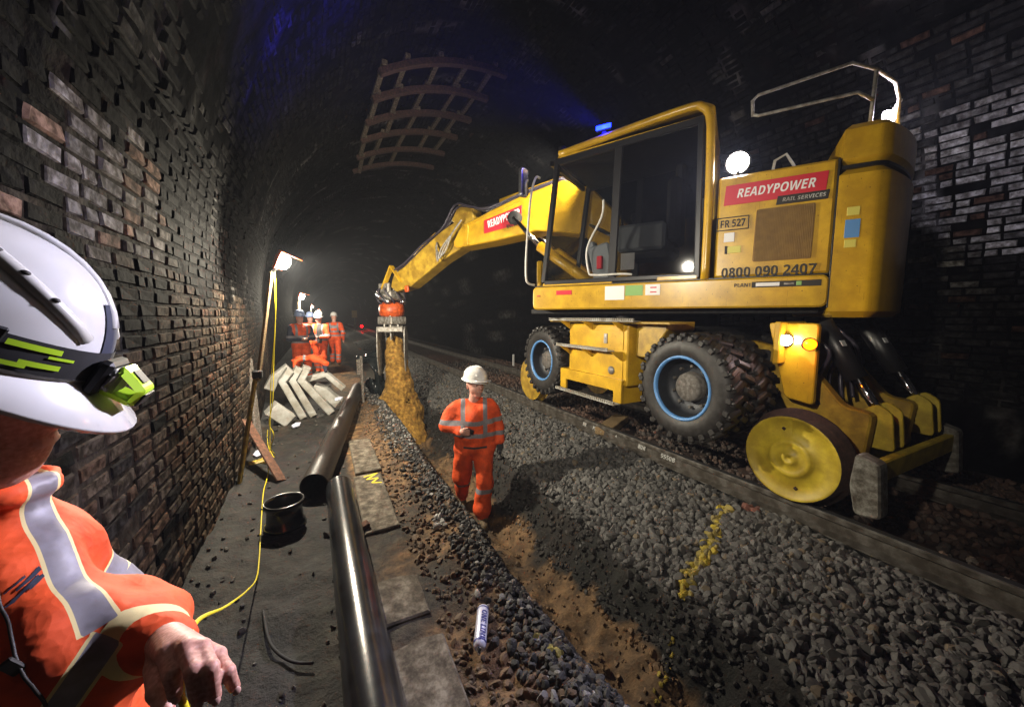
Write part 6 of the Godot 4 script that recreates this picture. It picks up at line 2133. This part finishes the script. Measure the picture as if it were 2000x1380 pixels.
	var bg := sdf([[Vector3(-0.14, 0.84, 0.05), 0.05, Vector3(0.30, 0.78, -0.1), 0.07, 0], [Vector3(0.05, 0.88, -0.1), 0.08, Vector3(0.42, 0.86, -0.3), 0.10, 0], [Vector3(-0.12, 0.82, 0.06), 0.04, Vector3(-0.02, 0.66, 0.08), 0.02, 0], [Vector3(0.0, 0.8, 0.02), 0.06, Vector3(0.12, 0.62, 0.06), 0.03, 0], [Vector3(0.15, 0.75, -0.05), 0.09, Vector3(0.24, 0.45, 0.0), 0.10, 0], [Vector3(0.3, 0.7, -0.15), 0.12, Vector3(0.32, 0.1, -0.15), 0.2, 0], [Vector3(0.1, 0.3, -0.1), 0.12, Vector3(0.4, 0.05, -0.2), 0.2, 0]], 0.02, 0.09, 0.05, 2.2)
	var o := MeshInstance3D.new()
	o.mesh = skin_mesh([bg], {0: M.bag}, [0])
	o.name = "plastic_bag"
	add_child(o)
	o.position = W(0.86, 0.0, 8.15)
	tag(o, "crumpled black plastic bag draped beside the timber stake", "bag")
	# precast concrete units leaning in a row
	concrete_unit("pale concrete unit at the wall end of the leaning row", [Vector2(-0.78, 0.50), Vector2(-0.70, 0.66), Vector2(-0.47, 0.84)], 7.3, 0.30, 0.15, 0.1)
	concrete_unit("angled concrete unit, first full one from the wall in the leaning row", [Vector2(-0.44, 0.84), Vector2(-0.57, 0.66), Vector2(-0.30, 0.02)], 7.02, 0.26, 0.11, 0.12)
	concrete_unit("angled concrete unit, second from the wall in the leaning row", [Vector2(-0.32, 0.86), Vector2(-0.43, 0.66), Vector2(-0.15, 0.02)], 7.10, 0.26, 0.11, 0.1)
	concrete_unit("angled concrete unit with its foot toward the wide pipe", [Vector2(-0.20, 0.86), Vector2(-0.30, 0.64), Vector2(0.13, 0.02)], 7.16, 0.28, 0.12, 0.05)
	concrete_unit("concrete unit behind the row, tilted like a roof over the others", [Vector2(-0.24, 0.60), Vector2(0.09, 0.68), Vector2(0.36, 0.40)], 7.35, 0.24, 0.09, -0.1)
	concrete_unit("low concrete unit lying flat under the roof-like one", [Vector2(-0.12, 0.42), Vector2(0.06, 0.34), Vector2(0.28, 0.10)], 7.5, 0.3, 0.16, -0.15)
	concrete_unit("dirty concrete block on the ground at the wall end of the pile", [Vector2(-0.72, 0.30), Vector2(-0.48, 0.06)], 6.75, 0.3, 0.22, 0.2)
	# orange jacket thrown over the units
	var jk := sdf([[Vector3(-0.27, 0.06, 0), 0.035, Vector3(0.0, 0.10, 0.02), 0.05, 0], [Vector3(0.0, 0.10, 0.02), 0.05, Vector3(0.25, -0.02, 0.03), 0.05, 0], [Vector3(0.2, 0.0, 0.03), 0.05, Vector3(0.22, -0.14, 0.06), 0.035, 0], [Vector3(-0.2, 0.06, -0.08), 0.05, Vector3(0.15, 0.06, -0.08), 0.05, 0], [Vector3(-0.24, 0.04, 0.03), 0.03, Vector3(-0.26, -0.04, 0.06), 0.02, 0]], 0.018, 0.05, 0.02, 4.0)
	repaint(jk, [0], 3, func(p): return 0.02 - absf(p.x + 0.1))
	repaint(jk, [0], 4, func(p): return 0.035 - p.y - 0.3 * absf(p.x) - 0.02)
	o = MeshInstance3D.new()
	o.mesh = skin_mesh([jk], {0: M.hivis, 3: M.tape, 4: M.navy}, [0, 3, 4])
	o.name = "jacket"
	add_child(o)
	o.position = W(-0.14, 0.90, 7.28)
	tag(o, "orange hi-vis jacket thrown over the concrete units", "jacket")
	# sand falling from the bucket onto a heap in the trench
	var sd := sdf([[Vector3(-0.06, 1.18, -0.10), 0.13, Vector3(-0.02, 0.70, 0.0), 0.17, 0], [Vector3(0.07, 1.14, -0.10), 0.13, Vector3(0.06, 0.65, 0.0), 0.17, 0], [Vector3(0, 0.75, 0.06), 0.2, Vector3(0.02, 0.25, 0.12), 0.27, 0], [Vector3(0.02, 0.25, 0.12), 0.27, Vector3(0.08, -0.30, 0.15), 0.42, 0], [Vector3(-0.05, 0.1, 0.1), 0.22, Vector3(-0.30, -0.25, 0.1), 0.30, 0], [Vector3(0.1, -0.5, 0.2), 0.36, Vector3(0.15, -0.78, 0.65), 0.30, 0]], 0.022, 0.09, 0.028, 3.4)
	o = MeshInstance3D.new()
	o.mesh = skin_mesh([sd], {0: M.sand}, [0])
	o.name = "sand_heap"
	add_child(o)
	o.position = W(1.40, 0.0, 7.86)
	tag(o, "yellow sand pouring from the bucket onto a heap in the trench", "sand heap")
	# red lamp and a pale sign far down the track
	t = thing("warning_lamp", "red warning lamp standing between the rails far down the tunnel", "lamp", W(4.17, 0.1, 43.0))
	s = st()
	box(s, Vector3(0, 0.2, 0), Vector3(0.2, 0.4, 0.2), Basis(), 0.02)
	obj("lamp_case", s, M.black, t)
	s = st(true)
	ball(s, Vector3(0, 0.47, 0.06), Vector3(0.14, 0.14, 0.14))
	obj("lamp_lens", s, lamp_mat(Color(1.0, 0.02, 0.05), 12.0), t)
	omni(t, Vector3(0, 0.47, 0.06), 3.0, Color(1.0, 0.03, 0.05), 0.1)
	t = thing("sign_board", "small pale sign board on a post far down the tunnel", "sign", W(2.85, 0.05, 35.0))
	s = st()
	box(s, Vector3(0, 1.8, 0), Vector3(0.42, 0.62, 0.03), Basis(), 0.006)
	obj("board", s, M.timber, t)
	s = st()
	box(s, Vector3(0, 0.75, -0.03), Vector3(0.06, 1.5, 0.05), Basis(), 0.004)
	obj("post", s, M.old_timber, t)
	# small rubbish
	s = st()
	box(s, Vector3.ZERO, Vector3(0.09, 0.055, 0.07), Basis.from_euler(Vector3(0.3, 0.4, 0.2)), 0.012)
	tag(obj("broken_brick", s, M.red_board, self, Transform3D(Basis(), W(0.245, 0.05, 3.02))), "broken red brick wedged between the glossy pipe and the slab", "brick")
	for e in [[-0.37, 6.45, 0.5, "crumpled pale blue paper at the foot of the concrete units"], [0.26, 7.15, 0.2, "white paper scrap behind the concrete units"], [-0.72, 5.3, 0.9, "small pale wrapper at the foot of the wall behind the plank"]]:
		s = st()
		prism(s, poly([[-0.08, -0.03], [0.02, -0.045], [0.09, 0.01], [0.03, 0.05], [-0.06, 0.03]]), Transform3D(Basis.from_euler(Vector3(-1.2, e[2], 0.25)), Vector3.ZERO), 0.03, 0.006)
		tag(obj("paper_scrap", s, M.spray, self, Transform3D(Basis(), W(e[0], 0.045 if e[0] < 0 else 0.25, e[1]))), e[3], "litter")
	s = st()
	box(s, Vector3.ZERO, Vector3(0.18, 0.05, 0.10), Basis.from_euler(Vector3(0.0, 0.3, 0.05)), 0.02)
	tag(obj("yellow_sack", s, M.yellow_pole, self, Transform3D(Basis(), W(-0.70, 0.035, 5.0))), "small yellow sack lying at the foot of the leaning pole", "sack")
	s = st()
	box(s, Vector3(0, 0.2, 0), Vector3(0.05, 0.45, 0.05), Basis(), 0.006)
	tag(obj("marker_post", s, M.sign_white, self, Transform3D(Basis(), W(5.55, 0.05, 10.5))), "short white marker post beyond the far rail", "post")
	s = st()
	box(s, Vector3.ZERO, Vector3(0.8, 0.10, 0.22), Basis(Vector3.UP, 0.5), 0.01)
	tag(obj("timber_baulk", s, M.timber, self, Transform3D(Basis(), W(3.62, 0.19, 3.85))), "short timber baulk lying inside the rail under the step box", "timber")
	# black strip added for the dark line of a furrow in the walkway
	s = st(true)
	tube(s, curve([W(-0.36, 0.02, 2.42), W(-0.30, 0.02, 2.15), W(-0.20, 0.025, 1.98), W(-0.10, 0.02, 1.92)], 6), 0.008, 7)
	tag(obj("furrow_strip", s, M.matt_black, self), "short black strip drawn for a dark furrow in the walkway", "cable")
func pipe(s, a: Vector3, b: Vector3, r: float, wall: float):
	var y := (b - a).normalized()
	var x := y.cross(Vector3.UP).normalized()
	var L := a.distance_to(b)
	lathe(s, [Vector2(r - wall, L * 0.6), Vector2(r - wall, 0.0), Vector2(r - 0.002, -0.002), Vector2(r, 0.004)] + span_prof(r, L), Transform3D(Basis(x, y, x.cross(y)), a), 40)
func span_prof(r, L) -> Array:
	var o := []
	for k in 21: o.append(Vector2(r + 0.0015 * sin(k * 2.1), lerpf(0.006, L, k / 20.0)))
	return o
func make_people():
	trench_man()
	close_person()
	worker("person with navy sleeves and blue-white helmet by the wall, arms folded", W(-0.42, 0.02, 11.1), 0.35, {"dark_sleeves": true, "arms": "front", "hat": M.helmet_blue})
	worker("person in white helmet with open dark vest front beside the concrete units", W(0.03, 0.0, 12.2), -0.5, {"dark_vest": true, "arms": "one", "look": Vector3(0.3, -0.35, 1), "cell": 0.026})
	worker("person in orange seen from behind walking away along the walkway", W(0.50, 0.0, 14.6), PI - 0.15, {"back_panel": true, "lean": 0.06, "stride": 0.2})
	worker("person half hidden behind the huddle, beneath the second floodlight", W(-0.22, 0.0, 13.6), 0.1, {"arms": "front", "hat": M.helmet_blue})

func _ready():
	var cam := Camera3D.new()
	cam.name = "camera"
	add_child(cam)
	cam.position = cam_pos
	cam.rotation_degrees = Vector3(-5.85, -27.64, 0)
	cam.fov = 87.4
	cam.near = 0.02
	cam.far = 300.0
	cam.current = true
	var we := WorldEnvironment.new()
	we.name = "night"
	var env := Environment.new()
	env.background_mode = Environment.BG_SKY
	var sky := Sky.new()
	var psm := ProceduralSkyMaterial.new()
	psm.sky_top_color = Color(0.012, 0.014, 0.022)
	psm.sky_horizon_color = Color(0.02, 0.02, 0.028)
	psm.ground_bottom_color = Color(0.008, 0.008, 0.01)
	psm.ground_horizon_color = Color(0.02, 0.02, 0.028)
	sky.sky_material = psm
	env.sky = sky
	env.background_energy_multiplier = 0.1
	env.tonemap_mode = Environment.TONE_MAPPER_LINEAR
	env.tonemap_exposure = 1.0
	env.fog_enabled = true
	env.fog_density = 0.0017
	env.fog_light_color = Color(0.8, 0.82, 0.86)
	env.sdfgi_enabled = true
	env.ssao_enabled = true
	env.ssil_enabled = true
	we.environment = env
	add_child(we)
	rng.seed = 20240611
	nz.seed = 7
	nz.noise_type = FastNoiseLite.TYPE_SIMPLEX_SMOOTH
	nz.frequency = 0.1
	nz.fractal_type = FastNoiseLite.FRACTAL_NONE
	make_materials()
	M.vent = mat(lin(0.50, 0.49, 0.45), 0.4)
	print("materials ", Time.get_ticks_msec())
	make_ground()
	make_tunnel()
	print("tunnel ", Time.get_ticks_msec())
	make_ballast()
	make_rails()
	print("ballast ", Time.get_ticks_msec())
	make_excavator()
	print("excavator ", Time.get_ticks_msec())
	make_people()
	print("people ", Time.get_ticks_msec())
	make_props()
	print("props ", Time.get_ticks_msec())
